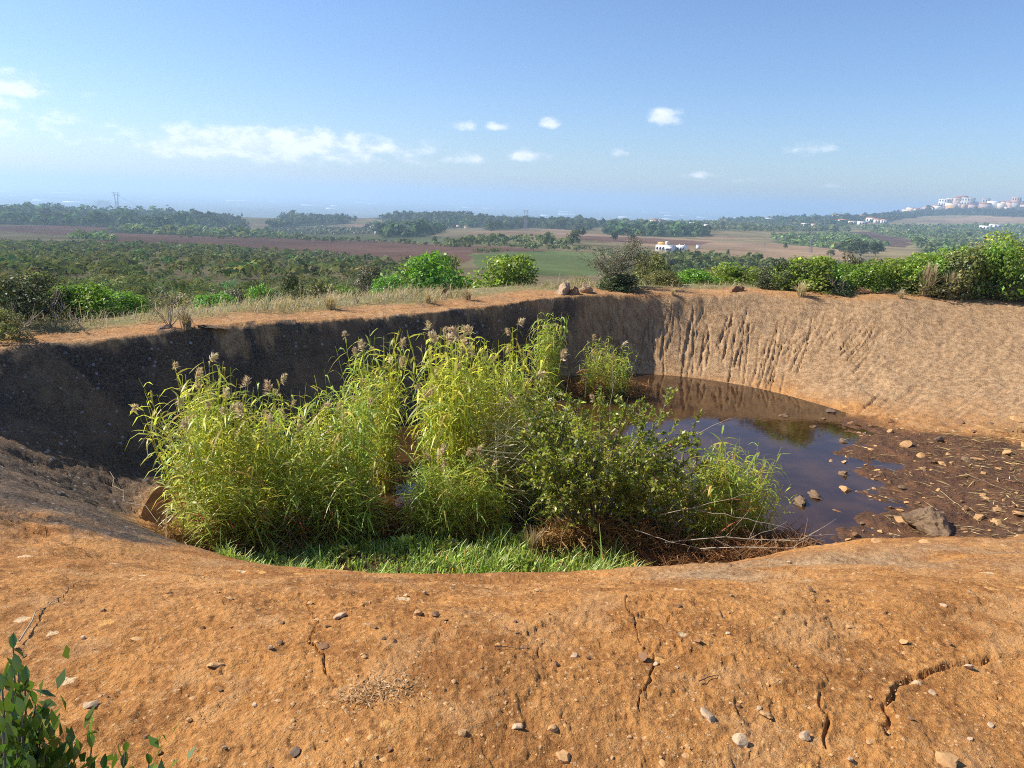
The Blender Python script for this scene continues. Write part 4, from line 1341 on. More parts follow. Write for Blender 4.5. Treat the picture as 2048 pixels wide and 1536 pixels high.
sprig_bush('mastic_bush', 'dark green mastic bush with open branches in the middle of the reeds', (bx, by, bz), tips, M_LENT, M_BARK, 0.062, 5, 115, 'bush', 1.0, 0.5)

# bare pale branches lying out over the water at the right


def branch(label, pts, rad_, mat, name='dead_branch', twigs=6, seed=0, cat='branch'):
    r = np.random.default_rng(seed)
    pts = np.array(pts, float)
    base_ = pts[0]
    a = Acc()
    t = np.linspace(0, 1, 10)
    tt = np.linspace(0, 1, len(pts))
    path = np.stack([np.interp(t, tt, pts[:, k]) for k in range(3)], -1) - base_
    L = np.linalg.norm(path[-1])
    path += r.normal(0, 0.008 * L, path.shape) * np.minimum(1, t * 3)[:, None]
    rad_ *= 0.72
    v, f = tube(path, rad_ * (1 - 0.75 * t), 4)
    a.add(v, f, (1, 1, 1))
    tw = Acc()
    for k in range(twigs):
        j = r.integers(3, 9)
        d = norm(norm(path[-1] - path[0]) * 0.8 + r.normal(0, 0.5, 3))
        l2 = L * r.uniform(0.1, 0.28)
        q = np.linspace(0, 1, 4)[:, None]
        v, f = tube(path[j] + d * q * l2 + r.normal(0, 0.012 * L, (4, 3)) * q, rad_ * 0.42 * (1 - 0.7 * q[:, 0]), 3)
        tw.add(v, f, (1, 1, 1))
    root = empty(name, base_)
    tag(root, label, cat)
    mobj('stem', a.mesh('stem', mat), root)
    if twigs:
        mobj('twigs', tw.mesh('twigs', mat), root)
    return root


def ray(px, py, d):
    dd = px_dir(px, py); t = d / math.hypot(dd[0], dd[1])
    return (t * dd[0], t * dd[1], EYE + t * dd[2])


branch('pale bare branch reaching right with forked tip over the mud edge', [ray(1330, 1085, 9.0), ray(1450, 1075, 8.95), ray(1600, 1082, 9.0), ray(1640, 1060, 9.0)], 0.013, M_TWIG, twigs=9, seed=1)
branch('pale bare branch lying lowest along the front lip', [ray(1400, 1098, 8.9), ray(1500, 1094, 8.8), ray(1615, 1100, 8.8)], 0.012, M_TWIG, twigs=7, seed=2)
branch('long straight dead reed slanting up to the right', [ray(1320, 1030, 9.0), ray(1410, 1008, 8.95), ray(1505, 988, 8.9)], 0.009, M_TWIG, 'dead_reed', 0, 3, 'reed')
branch('long straight dead reed slanting down to the right', [ray(1390, 1020, 9.0), ray(1480, 1035, 8.95), ray(1580, 1056, 8.9)], 0.009, M_TWIG, 'dead_reed', 0, 4, 'reed')
branch('curved dead reed sagging under the rusty brambles', [ray(1270, 1060, 8.9), ray(1330, 1080, 8.85), ray(1420, 1100, 8.8)], 0.009, M_TWIG, 'dead_reed', 2, 5, 'reed')
branch('pale stem standing alone in water right of the far reeds', [ray(1216, 880, 11.5), ray(1222, 800, 11.6), ray(1230, 690, 11.7)], 0.010, M_TWIG, 'dead_reed', 1, 6, 'reed')
branch('thin pale stem at the left edge of the open water', [ray(1130, 800, 13.0), ray(1135, 770, 13.0), ray(1140, 740, 13.0)], 0.008, M_TWIG, 'dead_reed', 0, 7, 'reed')
branch('second thin pale stem in the water before the far reeds', [ray(1170, 795, 13.0), ray(1172, 760, 13.0), ray(1172, 735, 13.0)], 0.008, M_TWIG, 'dead_reed', 0, 8, 'reed')
branch('thin reed stem bending over the open water', [ray(1390, 870, 10.2), ray(1430, 850, 10.1), ray(1465, 835, 10.0)], 0.007, M_TWIG, 'dead_reed', 2, 9, 'reed')


def lie(label, pix, rad_, mat, name, cat, lift=0.008, twigs=0, seed=0):
    pts = []
    for p in pix:
        x, y = hit(*p); pts.append((x, y, g1(x, y) + lift))
    return branch(label, pts, rad_, mat, name, twigs, seed, cat)


lie('long pale dry reed lying down the left of the clay bank', [(40, 1290), (75, 1235), (120, 1195), (165, 1160)], 0.006, M_TWIG, 'dead_reed', 'reed', 0.02, 0, 11)
lie('pale dry reed lying along the foot of the left wall', [(220, 945), (232, 975), (265, 1010), (330, 1060), (390, 1105)], 0.009, M_TWIG, 'dead_reed', 'reed', 0.02, 0, 12)
lie('short dark twig on the right part of the bank', [(1398, 1364), (1420, 1352), (1442, 1348)], 0.006, M_STONE_D, 'twig', 'twig', 0.012, 1, 13)
lie('thin dark twig in the middle of the bank', [(990, 1298), (1015, 1296), (1047, 1303)], 0.004, M_STONE_D, 'twig', 'twig', 0.01, 0, 14)
lie('thin pale stick lying on the mud flat near the big boulder', [(1758, 995), (1785, 1004)], 0.010, M_STRAW, 'stick', 'stick', 0.03, 0, 15)
lie('long straw stalk across the right part of the mud', [(1880, 985), (1920, 1020), (1960, 1050)], 0.007, M_STRAW, 'stick', 'stick', 0.03, 0, 16)
lie('long straw stalk at the upper right of the mud flat', [(1930, 950), (1985, 975), (2045, 1000)], 0.007, M_STRAW, 'stick', 'stick', 0.03, 0, 17)
lie('thin stick by the front lip of the mud flat', [(1775, 1072), (1800, 1097)], 0.007, M_STRAW, 'stick', 'stick', 0.03, 0, 18)

# fresh grass strip along the front of the pond
r = np.random.default_rng(91)
n = 26000
px = r.uniform(385, 1330, n); d = r.uniform(7.35, 9.5, n)
azs = np.array([az_of(c) for c in np.linspace(380, 1335, 60)])
aa = np.interp(px, np.linspace(380, 1335, 60), azs)
x, y = d * np.sin(aa), d * np.cos(aa)
z, mk = ground(x, y, True, True)
keep = (z < -1.30) & (z > WATER_Z + 0.0) & (fbm(x, y, 2.4, 3, 17) + 0.25 * r.random(n) > -0.22)
x, y, z = x[keep], y[keep], z[keep]
n = len(x)
hh = np.exp(r.normal(math.log(0.085), 0.45, n)) * (1 + 0.9 * fbm(x, y, 1.6, 3, 19)) * np.where((x > -0.6), 1.5, 1.0)
c = np.exp(r.normal(0, 0.3, n))[:, None] * np.stack([0.75 + 0.7 * r.random(n), np.ones(n), 0.9 * np.ones(n)], -1)
c[r.random(n) < 0.10] *= np.array([1.6, 0.85, 1.6])
tag(mobj('fresh_grass', blades('fresh_grass', np.stack([x, y, z], -1), hh, r.uniform(0.010, 0.022, n), r, M_GRASS, 0.9, c)), 'short fresh green grass along the front edge of the pond', 'grass', None, 'stuff')
# broad-leaved weeds in the grass strip
r = random.Random(12)
WM = []
for q in range(3):
    rr = np.random.default_rng(930 + q)
    n = 46
    T = norm(rr.normal(0, 1, (n, 3)) * np.array([1, 1, .35]) + np.array([0, 0, .55]))
    P = np.stack([rr.normal(0, .012, n), rr.normal(0, .012, n), rr.uniform(0.0, 0.05, n)], -1) + T * rr.uniform(0, .09, n)[:, None]
    v, f = leaf_quads(P, T, np.tile([0, 0, 1.], (n, 1)) + rr.normal(0, .3, (n, 3)), rr.uniform(.05, .10, n), rr.uniform(.03, .055, n), 0.1)
    WM.append(npmesh('weed', v, f, leaf_cols(n, rr, 0.25), M_GRASS))
for px in (420, 455, 500, 545, 690, 740, 800, 905, 930, 1045, 1080):
    x, y = polar_xy(px + r.uniform(-10, 10), r.uniform(8.6, 9.3))
    tag(mobj('weed', r.choice(WM), None, (x, y, g1(x, y)), (0, 0, r.uniform(0, 6)), r.uniform(0.8, 1.5)), 'broad-leaved green weed in the fresh grass strip', 'weed', 'weeds in the grass strip')

# dry leaf litter patch in a hollow of the bank
r = np.random.default_rng(95)
n = 620
q = r.normal(0, 1, (n, 2))
cxy = np.array(hit(750, 1385)); x = cxy[0] + q[:, 0] * 0.085; y = cxy[1] + q[:, 1] * 0.05 + 0.18 * (q[:, 0] * 0.085)
z = ground(x, y) + 0.004 + 0.012 * r.random(n)
an = r.uniform(0, 6.28, n)
v, f = leaf_quads(np.stack([x, y, z], -1), np.stack([np.cos(an), np.sin(an), r.normal(0, .15, n)], -1), np.tile([0, 0, 1.], (n, 1)) + r.normal(0, .6, (n, 3)), r.uniform(.012, .03, n), r.uniform(.003, .007, n), .1)
tag(mobj('leaf_litter', npmesh('leaf_litter', v, f, np.repeat(np.exp(r.normal(-.1, .35, n))[:, None] * np.array([1, .85, .75]), 4, 0), M_STRAW)), 'patch of dry leaf litter in a hollow of the clay bank', 'litter', None, 'stuff')
#PART3
# ------------------------------------------------------------------ bushes along the far rim


def rim_dist(px):
    a_ = az_of(px)
    t_ = np.linspace(8, 34, 400)
    th_ = np.arctan2(t_ * math.cos(a_) - CY, t_ * math.sin(a_) - CX)
    ins = np.hypot(t_ * math.sin(a_) - CX, t_ * math.cos(a_) - CY) < np.interp(th_, TH, RR)
    return float(t_[np.nonzero(ins)[0].max()]) if ins.any() else 12.0


def bush(label, px, py_base, w_px, py_top, d, mat, kind='dense', name='bush', squash=1.0, stem=True, seed=None):
    d = max(d, rim_dist(px) + 0.4 + 0.35 * w_px * d / F)
    r = random.Random(int(px * 3 + w_px))
    x, y = polar_xy(px, d)
    # polar_xy uses the bearing on the horizon; columns lean a little with the rolled camera
    dd = px_dir(px, 0.5 * (py_base + py_top)); t = d / math.hypot(dd[0], dd[1])
    x, y = t * dd[0], t * dd[1]
    zt = EYE + (d / math.hypot(*px_dir(px, py_top)[:2])) * px_dir(px, py_top)[2]
    zb = g1(x, y) if d < 33 else l1(x, y)
    zb = min(zb, zt - 0.5)
    me_ = r.choice(CROWN[kind])
    hh = {'dense': 1.24, 'loose': 1.36, 'tall': 2.0, 'mid': 1.0}[kind]
    sx = 0.5 * w_px * d / F * 1.02
    sz_ = (zt - zb) / hh
    root = empty(name, (x, y, zb - 0.05), r.uniform(0, 6.28), (1, 1, 1))
    tag(root, label, 'bush', 'bushes along the far rim')
    mobj('crown', me_, root, (0, 0, 0), None, (sx, sx * r.uniform(0.75, 1.0), sz_), mat)
    if stem:
        mobj('stem', r.choice(STEMS), root, (0, 0, 0), None, (sx * 0.9, sx * 0.9, sz_ * 1.0))
    return root


RIMB = [
    ('dark sparse bush at the left edge of the picture', 30, 660, 150, 545, 16.8, M_DARK, 'loose'),
    ('tall dark bush with brownish leaves behind the left rim', 75, 660, 120, 532, 18.0, M_DARK, 'tall'),
    ('small olive bush at the lower left corner of the rim', 0, 668, 110, 612, 15.4, M_OLIVE, 'loose'),
    ('glossy bright green bush on the left rim', 170, 650, 170, 562, 18.5, M_BRIGHT, 'dense'),
    ('low bright green bush right of the glossy one', 250, 645, 110, 582, 19.5, M_BRIGHT, 'dense'),
    ('olive bush behind the dry grass tuft at left', 350, 640, 120, 586, 22, M_OLIVE, 'loose'),
    ('bright low bush behind the left part of the dry grass', 430, 625, 130, 583, 25, M_BRIGHT, 'dense'),
    ('small bright green bush in front of the scrub slope', 525, 620, 70, 570, 26, M_BRIGHT, 'dense'),
    ('dark twiggy bush standing up from the scrub', 588, 615, 78, 543, 27, M_DARK, 'loose'),
    ('yellowish low bush left of the grey-olive bush', 650, 612, 100, 566, 26, M_OLIVE, 'dense'),
    ('grey-olive upright bush left of the big green bush', 735, 605, 80, 520, 28, M_GREYL, 'tall'),
    ('big bright green bush rising left of the middle', 845, 605, 205, 506, 25.5, M_BRIGHT, 'dense'),
    ('bright green lower lobe bush at the left foot of the big one', 778, 606, 110, 548, 24.5, M_BRIGHT, 'dense'),
    ('olive bush crowning the right shoulder of the big green bush', 898, 600, 84, 494, 27, M_OLIVE, 'tall'),
    ('mid green bush in the centre of the far rim', 1015, 596, 190, 511, 25.5, M_LENT, 'dense'),
    ('low bush under the bare tree', 1240, 594, 125, 546, 23.6, M_DARK, 'dense'),
    ('low bush just right of the two rim boulders', 1160, 585, 70, 550, 30, M_OLIVE, 'loose'),
    ('olive bush right of the bare tree', 1300, 590, 110, 500, 27, M_OLIVE, 'loose'),
    ('yellow-green low bush right of the bare tree', 1330, 590, 90, 540, 25.5, M_OLIVE, 'dense'),
    ('bright bush left of the flat rim rock', 1395, 590, 110, 536, 28, M_BRIGHT, 'dense'),
    ('rounded green bush behind the flat rim rock', 1475, 590, 120, 528, 29, M_LENT, 'dense'),
    ('dark green bush right of the flat rim rock', 1560, 590, 130, 518, 27, M_DARK, 'loose'),
    ('wide green bush with twiggy front', 1625, 590, 150, 511, 27, M_LENT, 'dense'),
    ('dark conical bush peeking over the hedge', 1706, 590, 62, 500, 36, M_DARK, 'tall'),
    ('bright green bush left of the pale earth heap', 1725, 592, 110, 524, 28, M_BRIGHT, 'dense'),
    ('mid green bush behind the pale earth heap', 1790, 592, 120, 514, 29, M_LENT, 'dense'),
    ('tall green bush behind the first straw tussock', 1860, 594, 130, 505, 29, M_LENT, 'dense'),
    ('olive bush between the straw tussocks', 1930, 596, 120, 500, 29, M_OLIVE, 'dense'),
    ('highest green bush at the right edge', 2035, 598, 170, 458, 31, M_LENT, 'tall'),
    ('green bush below the highest one', 1985, 598, 120, 490, 28.5, M_BRIGHT, 'dense'),
    ('yellow-green bush at the right edge near the grass', 2030, 602, 110, 540, 26.5, M_OLIVE, 'dense'),
    ('olive bush filling the hedge behind the flat rim rock', 1435, 590, 110, 534, 31, M_OLIVE, 'dense'),
    ('grey-green bush filling the hedge left of the twiggy front', 1520, 590, 110, 530, 31, M_GREYL, 'loose'),
    ('bright bush in the back row behind the twiggy front', 1665, 590, 110, 524, 32, M_BRIGHT, 'dense'),
    ('olive bush in the back row over the earth heap', 1760, 590, 120, 518, 33, M_OLIVE, 'dense'),
    ('green bush in the back row left of the first straw tussock', 1825, 590, 120, 508, 33, M_LENT, 'dense'),
    ('dark green bush in the back row between the tussocks', 1900, 590, 120, 496, 34, M_LENT, 'dense'),
    ('tall olive bush in the back row near the right edge', 1970, 590, 120, 478, 34, M_OLIVE, 'tall'),
    ('yellow-green bush low in the hedge behind the tussocks', 1880, 598, 130, 548, 28, M_OLIVE, 'dense'),
    ('low green bush left of the grey-olive bush', 690, 612, 90, 572, 27, M_BRIGHT, 'dense'),
    ('olive low bush right of the glossy left bushes', 300, 645, 90, 596, 21, M_OLIVE, 'dense'),
    ('grey low bush behind the left dry grass', 470, 625, 100, 578, 29, M_GREYL, 'loose'),
    ('small dark bush at the foot of the hedge', 1670, 595, 80, 560, 25.5, M_DARK, 'dense'),
]
for b in RIMB:
    bush(*b)

# the bare, half-dead tree on the rim
tx, ty = polar_xy(1245, rim_dist(1245) + 1.8)
root = empty('bare_tree', (tx, ty, g1(tx, ty)), 0.0, (1.05, 1.05, 0.86))
tag(root, 'half-dead tree with spreading bare grey branches on the rim', 'tree')
r = np.random.default_rng(31)
tr = Acc(); br = Acc(); P = []; T = []
t = np.linspace(0, 1, 6)[:, None]
trunk = np.array([0.0, 0, 0]) + np.array([-0.05, 0, 0.75]) * t + r.normal(0, .015, (6, 3)) * t
v, f = tube(trunk, 0.07 * (1 - .4 * t[:, 0]), 6); tr.add(v, f, (1, 1, 1))
for k in range(15):
    an = r.uniform(0, 6.28); el = r.uniform(0.25, 1.1)
    L = r.uniform(0.75, 1.15)
    d = np.array([math.cos(an) * math.cos(el), math.sin(an) * math.cos(el), math.sin(el)])
    s0 = trunk[r.integers(2, 6)]
    t = np.linspace(0, 1, 7)[:, None]
    path = s0 + d * L * t + r.normal(0, .04, (7, 3)) * t + np.array([0, 0, 0.15]) * t * t
    v, f = tube(path, 0.034 * (1 - .85 * t[:, 0]), 4); br.add(v, f, (1, 1, 1))
    for j in range(9):
        q = r.integers(2, 7)
        d2 = norm(d + r.normal(0, .6, 3) + np.array([0, 0, .2])); L2 = r.uniform(.2, .5)
        t2 = np.linspace(0, 1, 4)[:, None]
        p2 = path[q] + d2 * L2 * t2 + r.normal(0, .03, (4, 3)) * t2
        v, f = tube(p2, .010 * (1 - .75 * t2[:, 0]), 3); br.add(v, f, (1, 1, 1))
        for m_ in range(2):
            d3 = norm(d2 + r.normal(0, .8, 3)); t3 = np.linspace(0, 1, 3)[:, None]
            v, f = tube(p2[2] + d3 * .22 * t3, .005 * (1 - .6 * t3[:, 0]), 3); br.add(v, f, (1, 1, 1))
        for m_ in range(46):
            P.append(p2[r.integers(1, 4)] + r.normal(0, .08, 3)); T.append(r.normal(size=3))
mobj('trunk', tr.mesh('trunk', M_BARK), root)
mobj('branches', br.mesh('branches', M_BARK), root)
P = np.array(P); n = len(P)
v, f = leaf_quads(P, np.array(T), r.normal(size=(n, 3)) + np.array([0, 0, .5]), r.uniform(.03, .06, n), r.uniform(.02, .035, n))
mobj('leaves', npmesh('leaves', v, f, leaf_cols(n, r, .3), M_GREYL), root)

# rocks on the rim
for px, py, w, me_, mt, st, lab in [
    (1130, 586, 54, BOULDER[1], M_STONE_G, (1.0, .8, .95), 'tall pale boulder on the far rim left of the bare tree'),
    (1150, 588, 40, BOULDER[2], M_STONE_B, (1, .8, .7), 'low dark boulder between the two pale rim boulders'),
    (1172, 585, 34, BOULDER[3], M_STONE_G, (1.0, .8, .8), 'smaller pale boulder right of the low dark one'),
    (1472, 582, 36, BOULDER[4], M_STONE_B, (1.1, .7, .75), 'flat reddish rock on the rim before the hedge'),
    (888, 588, 22, BOULDER[2], M_STONE_B, (1, .9, 1.0), 'brown rock tucked under the big green bush'),
    (1728, 585, 46, BOULDER[3], M_STONE_O, (1.2, .8, .45), 'pale earth heap at the foot of the hedge'),
    (1765, 585, 50, BOULDER[1], M_STONE_O, (1.5, .7, .28), 'long low ridge of pale earth beside the heap'),
    (425, 656, 44, BOULDER[4], M_STONE_D, (1.2, .8, .22), 'dark flat rock in the notch of the left rim'),
    (330, 657, 40, BOULDER[2], M_STONE_D, (1.4, .7, .3), 'dark ledge stone under the dry grass tuft'),
]:
    x, y = hit(px, py)
    d = math.hypot(x, y)
    tag(put_stone('rim_rock', me_, x, y, 0.5 * w * d / F, mt, None, 0.35 if st[2] > .4 else .15, random.uniform(0, 1), st), lab, 'rock', 'rocks along the rim')

# dry grass along the far rim
r = np.random.default_rng(101)
th0 = np.arctan2(12.0 - CY, -8.6 - CX)
n = 46000
tha = r.uniform(-0.1, 3.45, n); e = r.uniform(0.8, 6.5, n) ** 1.0
rr_ = np.interp((tha + PI) % (2 * PI) - PI, TH, RR) + e
x = CX + rr_ * np.cos(tha); y = CY + rr_ * np.sin(tha)
z, mk = ground(x, y, True, True)
dn = fbm(x, y, 0.55, 3, 44)
dn2 = fbm(x, y, 2.2, 3, 46)
keep = (mk[:, 3] > 0.35) & (y > 6) & (0.7 * dn + 0.8 * dn2 + 0.5 * r.random(n) > 0.10 + 0.04 * e)
x, y, z, dn = x[keep], y[keep], z[keep], dn[keep]; n = len(x)
hh = np.exp(r.normal(math.log(0.15), 0.45, n)) * (1 + 1.3 * dn) * np.where(x > 3, 0.6, 1.0)
g_ = (r.random(n) < np.where(x > 3, 0.35, 0.22))
c = np.exp(r.normal(0, 0.25, n))[:, None] * np.where(g_[:, None], np.array([.42, .62, .35]), np.array([1, 1, 1]))
tag(mobj('dry_grass', blades('dry_grass', np.stack([x, y, z], -1), hh, r.uniform(0.006, 0.014, n), r, M_DRY, 1.5, c)), 'pale dry grass growing along the far rim', 'grass', None, 'stuff')


def tussock_mesh(seed, n=150, spread=0.35):
    rr = np.random.default_rng(seed)
    p = np.stack([rr.normal(0, .07, n), rr.normal(0, .07, n), np.zeros(n)], -1)
    an = rr.uniform(0, 6.28, n); q = np.abs(rr.normal(0, spread, n))
    h = rr.uniform(.55, 1.0, n)
    acc = Acc()
    t = np.linspace(0, 1, 4)
    for k in range(n):
        d = np.array([math.cos(an[k]), math.sin(an[k]), 0])
        pts = p[k] + np.outer(t * h[k], [0, 0, 1]) + np.outer(t ** 2.2 * q[k] * h[k], d) - np.outer(t ** 3 * q[k] * .25 * h[k], [0, 0, 1])
        sd_ = np.array([-d[1], d[0], 0]) * np.array([.010, .011, .010, .003])[:, None]
        vv = np.stack([pts - sd_, pts + sd_], 1).reshape(-1, 3)
        acc.add(vv, np.array([(0, 1, 3, 2), (2, 3, 5, 4), (4, 5, 7, 6)]), np.ones(3) * math.exp(rr.normal(0, .22)))
    return acc.mesh('tussock', M_DRY)


TUS = [tussock_mesh(1100 + q, 130, .30) for q in range(2)] + [tussock_mesh(1110, 120, .6)]
for px, py, top, k_, lab in [(1850, 592, 530, 0, 'tallest straw tussock fanning out before the hedge'), (1898, 596, 545, 1, 'narrow straw tussock bending left'), (1972, 592, 532, 0, 'straw tussock at the right beside reddish twigs'),
                             (1097, 1094, 1020, 1, 'pale dry grass tuft left of the rusty brambles'), (855, 606, 578, 2, 'rounded dry tussock under the big green bush'), (375, 658, 615, 2, 'dry grass tuft on the notch of the left rim'), (1600, 592, 562, 2, 'dry tussock before the twiggy hedge front'),
                             (1345, 590, 574, 2, 'small dry tussock right of the bare tree'), (935, 600, 572, 2, 'pale dry tussock between the two green bushes'), (1800, 596, 578, 2, 'low grey tussock right of the earth heap'), (660, 618, 580, 2, 'dry tuft at the edge of the left grass strip')]:
    x, y = hit(px, py) if py < 900 else polar_xy(px, 9.1)
    d = math.hypot(x, y)
    hgt = (py - top) * d / F
    tag(mobj('grass_tussock', TUS[k_], None, (x, y, g1(x, y) - .02), (0, 0, random.uniform(0, 6)), (hgt * (1.0 if k_ < 2 else 1.3),) * 2 + (hgt * 1.05,)), lab, 'grass', 'dry grass tussocks on the rim')

# bare pale twigs on the left rim
for px, py, tips_, lab, sd_ in [(110, 655, [(95, 600), (130, 608), (112, 596)], 'bare pale dead shrub on the left rim', 21), (170, 664, [(150, 640), (138, 628)], 'single bent pale twig on the edge of the left rim', 22),
                                (40, 668, [(20, 630), (30, 625), (60, 640)], 'bare dead twigs at the far left of the rim', 23), (340, 655, [(330, 575), (350, 580), (300, 600), (385, 600)], 'tall dry stalks above the left grass tuft', 24), (1680, 590, [(1660, 555), (1690, 552)], 'bare brown twigs before the hedge', 25), (715, 606, [(700, 565), (725, 570)], 'bare pale stalks in the dry grass left of the big bush', 26)]:
    x, y = hit(px, py); d = math.hypot(x, y)
    rr = np.random.default_rng(sd_)
    root = empty('dead_shrub', (x, y, g1(x, y)))
    tag(root, lab, 'dead shrub')
    for k_, (qx, qy) in enumerate(tips_):
        for rep in range(2):
            e = np.array(ray(qx + rr.uniform(-6, 6), qy, d + rr.uniform(-.2, .2))) - np.array(root.location)
            a = Acc(); t = np.linspace(0, 1, 6)[:, None]
            path = e * t + rr.normal(0, .03, (6, 3)) * t
            v, f = tube(path, .009 * (1 - .6 * t[:, 0]), 3); a.add(v, f, (1, 1, 1))
            for j in range(5):
                d2 = norm(norm(e) + rr.normal(0, .7, 3)); q = rr.integers(2, 6)
                t2 = np.linspace(0, 1, 3)[:, None]
                v, f = tube(path[q] + d2 * rr.uniform(.1, .3) * t2, .005 * (1 - .5 * t2[:, 0]), 3); a.add(v, f, (1, 1, 1))
            mobj('twig', a.mesh('twig', M_TWIG), root)

# ------------------------------------------------------------------ glossy shrub in the lower left corner


def leaf_shape(name, mat):
    n = 5
    t = np.linspace(0, 1, n)
    w = np.array([0.02, 0.17, 0.23, 0.16, 0.0])
    z = -0.10 * t ** 2
    v = []
    for k in range(n):
        v += [(-w[k], t[k], z[k] + w[k] * .35), (0, t[k], z[k]), (w[k], t[k], z[k] + w[k] * .35)]
    f = []
    for k in range(n - 1):
        b = k * 3
        f += [(b, b + 1, b + 4, b + 3), (b + 1, b + 2, b + 5, b + 4)]
    return npmesh(name, np.array(v), np.array(f), np.ones((len(v), 3)), mat, True)


LEAF = leaf_shape('leaf', M_GLOSS)
sx_, sy_ = polar_xy(-30, 1.25)
sx_, sy_ = ray(-60, 1500, 1.35)[:2]
root = empty('glossy_shrub', (sx_, sy_, g1(sx_, sy_)))
tag(root, 'glossy evergreen shrub in the lower left corner of the picture', 'shrub')
base = np.array(root.location)
rr = np.random.default_rng(42)
sprigs = [(10, 1300, 1.5), (15, 1345, 1.42), (35, 1370, 1.45), (0, 1400, 1.38), (45, 1410, 1.4), (20, 1440, 1.36), (55, 1455, 1.38), (85, 1482, 1.4), (110, 1500, 1.4), (70, 1520, 1.36), (30, 1500, 1.33), (-20, 1380, 1.4), (-10, 1470, 1.3),
          (160, 1500, 1.42), (230, 1500, 1.45), (285, 1528, 1.45), (190, 1545, 1.4), (120, 1550, 1.38), (250, 1550, 1.42), (50, 1560, 1.3), (10, 1540, 1.3), (-30, 1430, 1.35), (-30, 1530, 1.3), (5, 1360, 1.42), (65, 1490, 1.37), (30, 1540, 1.36), (95, 1535, 1.38), (15, 1470, 1.34)]
st = Acc()
nl = 0
sprigs = [(a_ + 18, b_, c_) for a_, b_, c_ in sprigs[:28]]
inn = Acc()
for px, py, d in sprigs:
    tip = np.array(ray(px, py, d))
    b0 = base + np.array([rr.normal(0, .04), rr.normal(0, .04), 0.02])
    t = np.linspace(0, 1, 6)[:, None]
    path = b0 + (tip - b0) * t + np.array([0, 0, .04]) * np.sin(PI * t) + rr.normal(0, .004, (6, 3)) * t
    v, f = tube(path - base, .004 * (1 - .6 * t[:, 0]), 4); st.add(v, f, (1, 1, 1))
    axis = norm(path[-1] - path[-3])
    for k in range(10):
        q = 1 - 0.034 * k
        p = np.array([np.interp(q, t[:, 0], path[:, j]) for j in range(3)])
        an = k * 2.4 + rr.uniform(-.4, .4)
        u1 = norm(np.cross(axis, [0.1, .2, 1])); u2 = np.cross(axis, u1)
        out_ = u1 * math.cos(an) + u2 * math.sin(an)
        spread_ = 0.25 + 0.09 * k
        yd = norm(axis * 0.9 + out_ * spread_ + np.array([0, 0, .25]))
        zd = norm(axis * .5 - out_ * .6 + np.array([0, 0, .8])); xd = norm(np.cross(yd, zd)); zd = np.cross(xd, yd)
        s = rr.uniform(.034, .050) * (0.75 if k < 2 else 1.0)
        M = Matrix(((xd[0], yd[0], zd[0]), (xd[1], yd[1], zd[1]), (xd[2], yd[2], zd[2])))
        o = mobj('leaf', LEAF, root, Vector(p - base), M.to_euler(), (s, s, s))
        nl += 1
mobj('stems', st.mesh('stems', M_BARK), root)
n = 3000
pk = rr.integers(0, len(sprigs), n)
tp = np.array([ray(a_ - 4, b_ + 25, c_) for a_, b_, c_ in sprigs])[pk]
q_ = rr.uniform(.55, .98, n)[:, None]
P = base + (tp - base) * q_ + rr.normal(0, .034, (n, 3)) - base
v, f = leaf_quads(P, rr.normal(0, .6, (n, 3)) + (tp - base), rr.normal(0, .6, (n, 3)) + np.array([0, 0, 1.]), rr.uniform(.03, .045, n), rr.uniform(.014, .02, n), .15)
o = mobj('inner_foliage', npmesh('inner_foliage', v, f, leaf_cols(n, rr, .3), M_GLOSS), root)
o['kind'] = 'stuff'

# ------------------------------------------------------------------ scrub slope at left: nearest shrubs one by one, the rest as a mass
rs = np.random.default_rng(61)


def ok_land(x, y):
    return ~in_fields(x, y)


mats_s = [M_SCRUB, M_SCRUB, M_GREYL, M_LENT, M_OLIVE, M_SCRUB]
cand = []
for k_ in range(6400):
    px = rs.uniform(-150, 2200)
    if k_ < 1500:
        d = math.sqrt(rs.uniform(35 ** 2, 125 ** 2))
    else:
        d = math.sqrt(rs.uniform(115 ** 2, 440 ** 2))
    cand.append((px, d))
P_ = np.array([polar_xy(*c) for c in cand]); pxs = np.array([c[0] for c in cand]); ds = np.array([c[1] for c in cand])
okm = ok_land(P_[:, 0], P_[:, 1]) & ~((pxs > 900) & (pxs < 1220) & (ds > 60) & (ds < 330))
okm &= (fbm(P_[:, 0], P_[:, 1], 1 / 22.0, 3, 71) > -0.28) | (ds > 250)
okm &= ~((pxs > 1180) & (ds > 160) & (rs.random(len(ds)) < 0.55))
P_, pxs, ds = P_[okm], pxs[okm], ds[okm]
o_ = np.argsort(ds)
P_, pxs, ds = P_[o_], pxs[o_], ds[o_]
zs = land_z(P_[:, 0], P_[:, 1])
NIND = 280
for k_ in range(min(NIND, len(P_))):
    s = min(1.45, max(0.5, math.exp(rs.normal(math.log(0.9), 0.3))))
    me_ = CROWN['mid'][int(rs.integers(0, 5))]
    o = mobj('scrub_shrub', me_, None, (P_[k_, 0], P_[k_, 1], zs[k_] - .1), (0, 0, rs.uniform(0, 6.28)), (s * rs.uniform(.9, 1.3), s * rs.uniform(.9, 1.2), s * rs.uniform(.9, 1.35)), mats_s[int(rs.integers(0, 6))])
    tag(o, 'rounded evergreen shrub on the scrub slope below the rim', 'shrub', 'shrubs on the scrub slope')


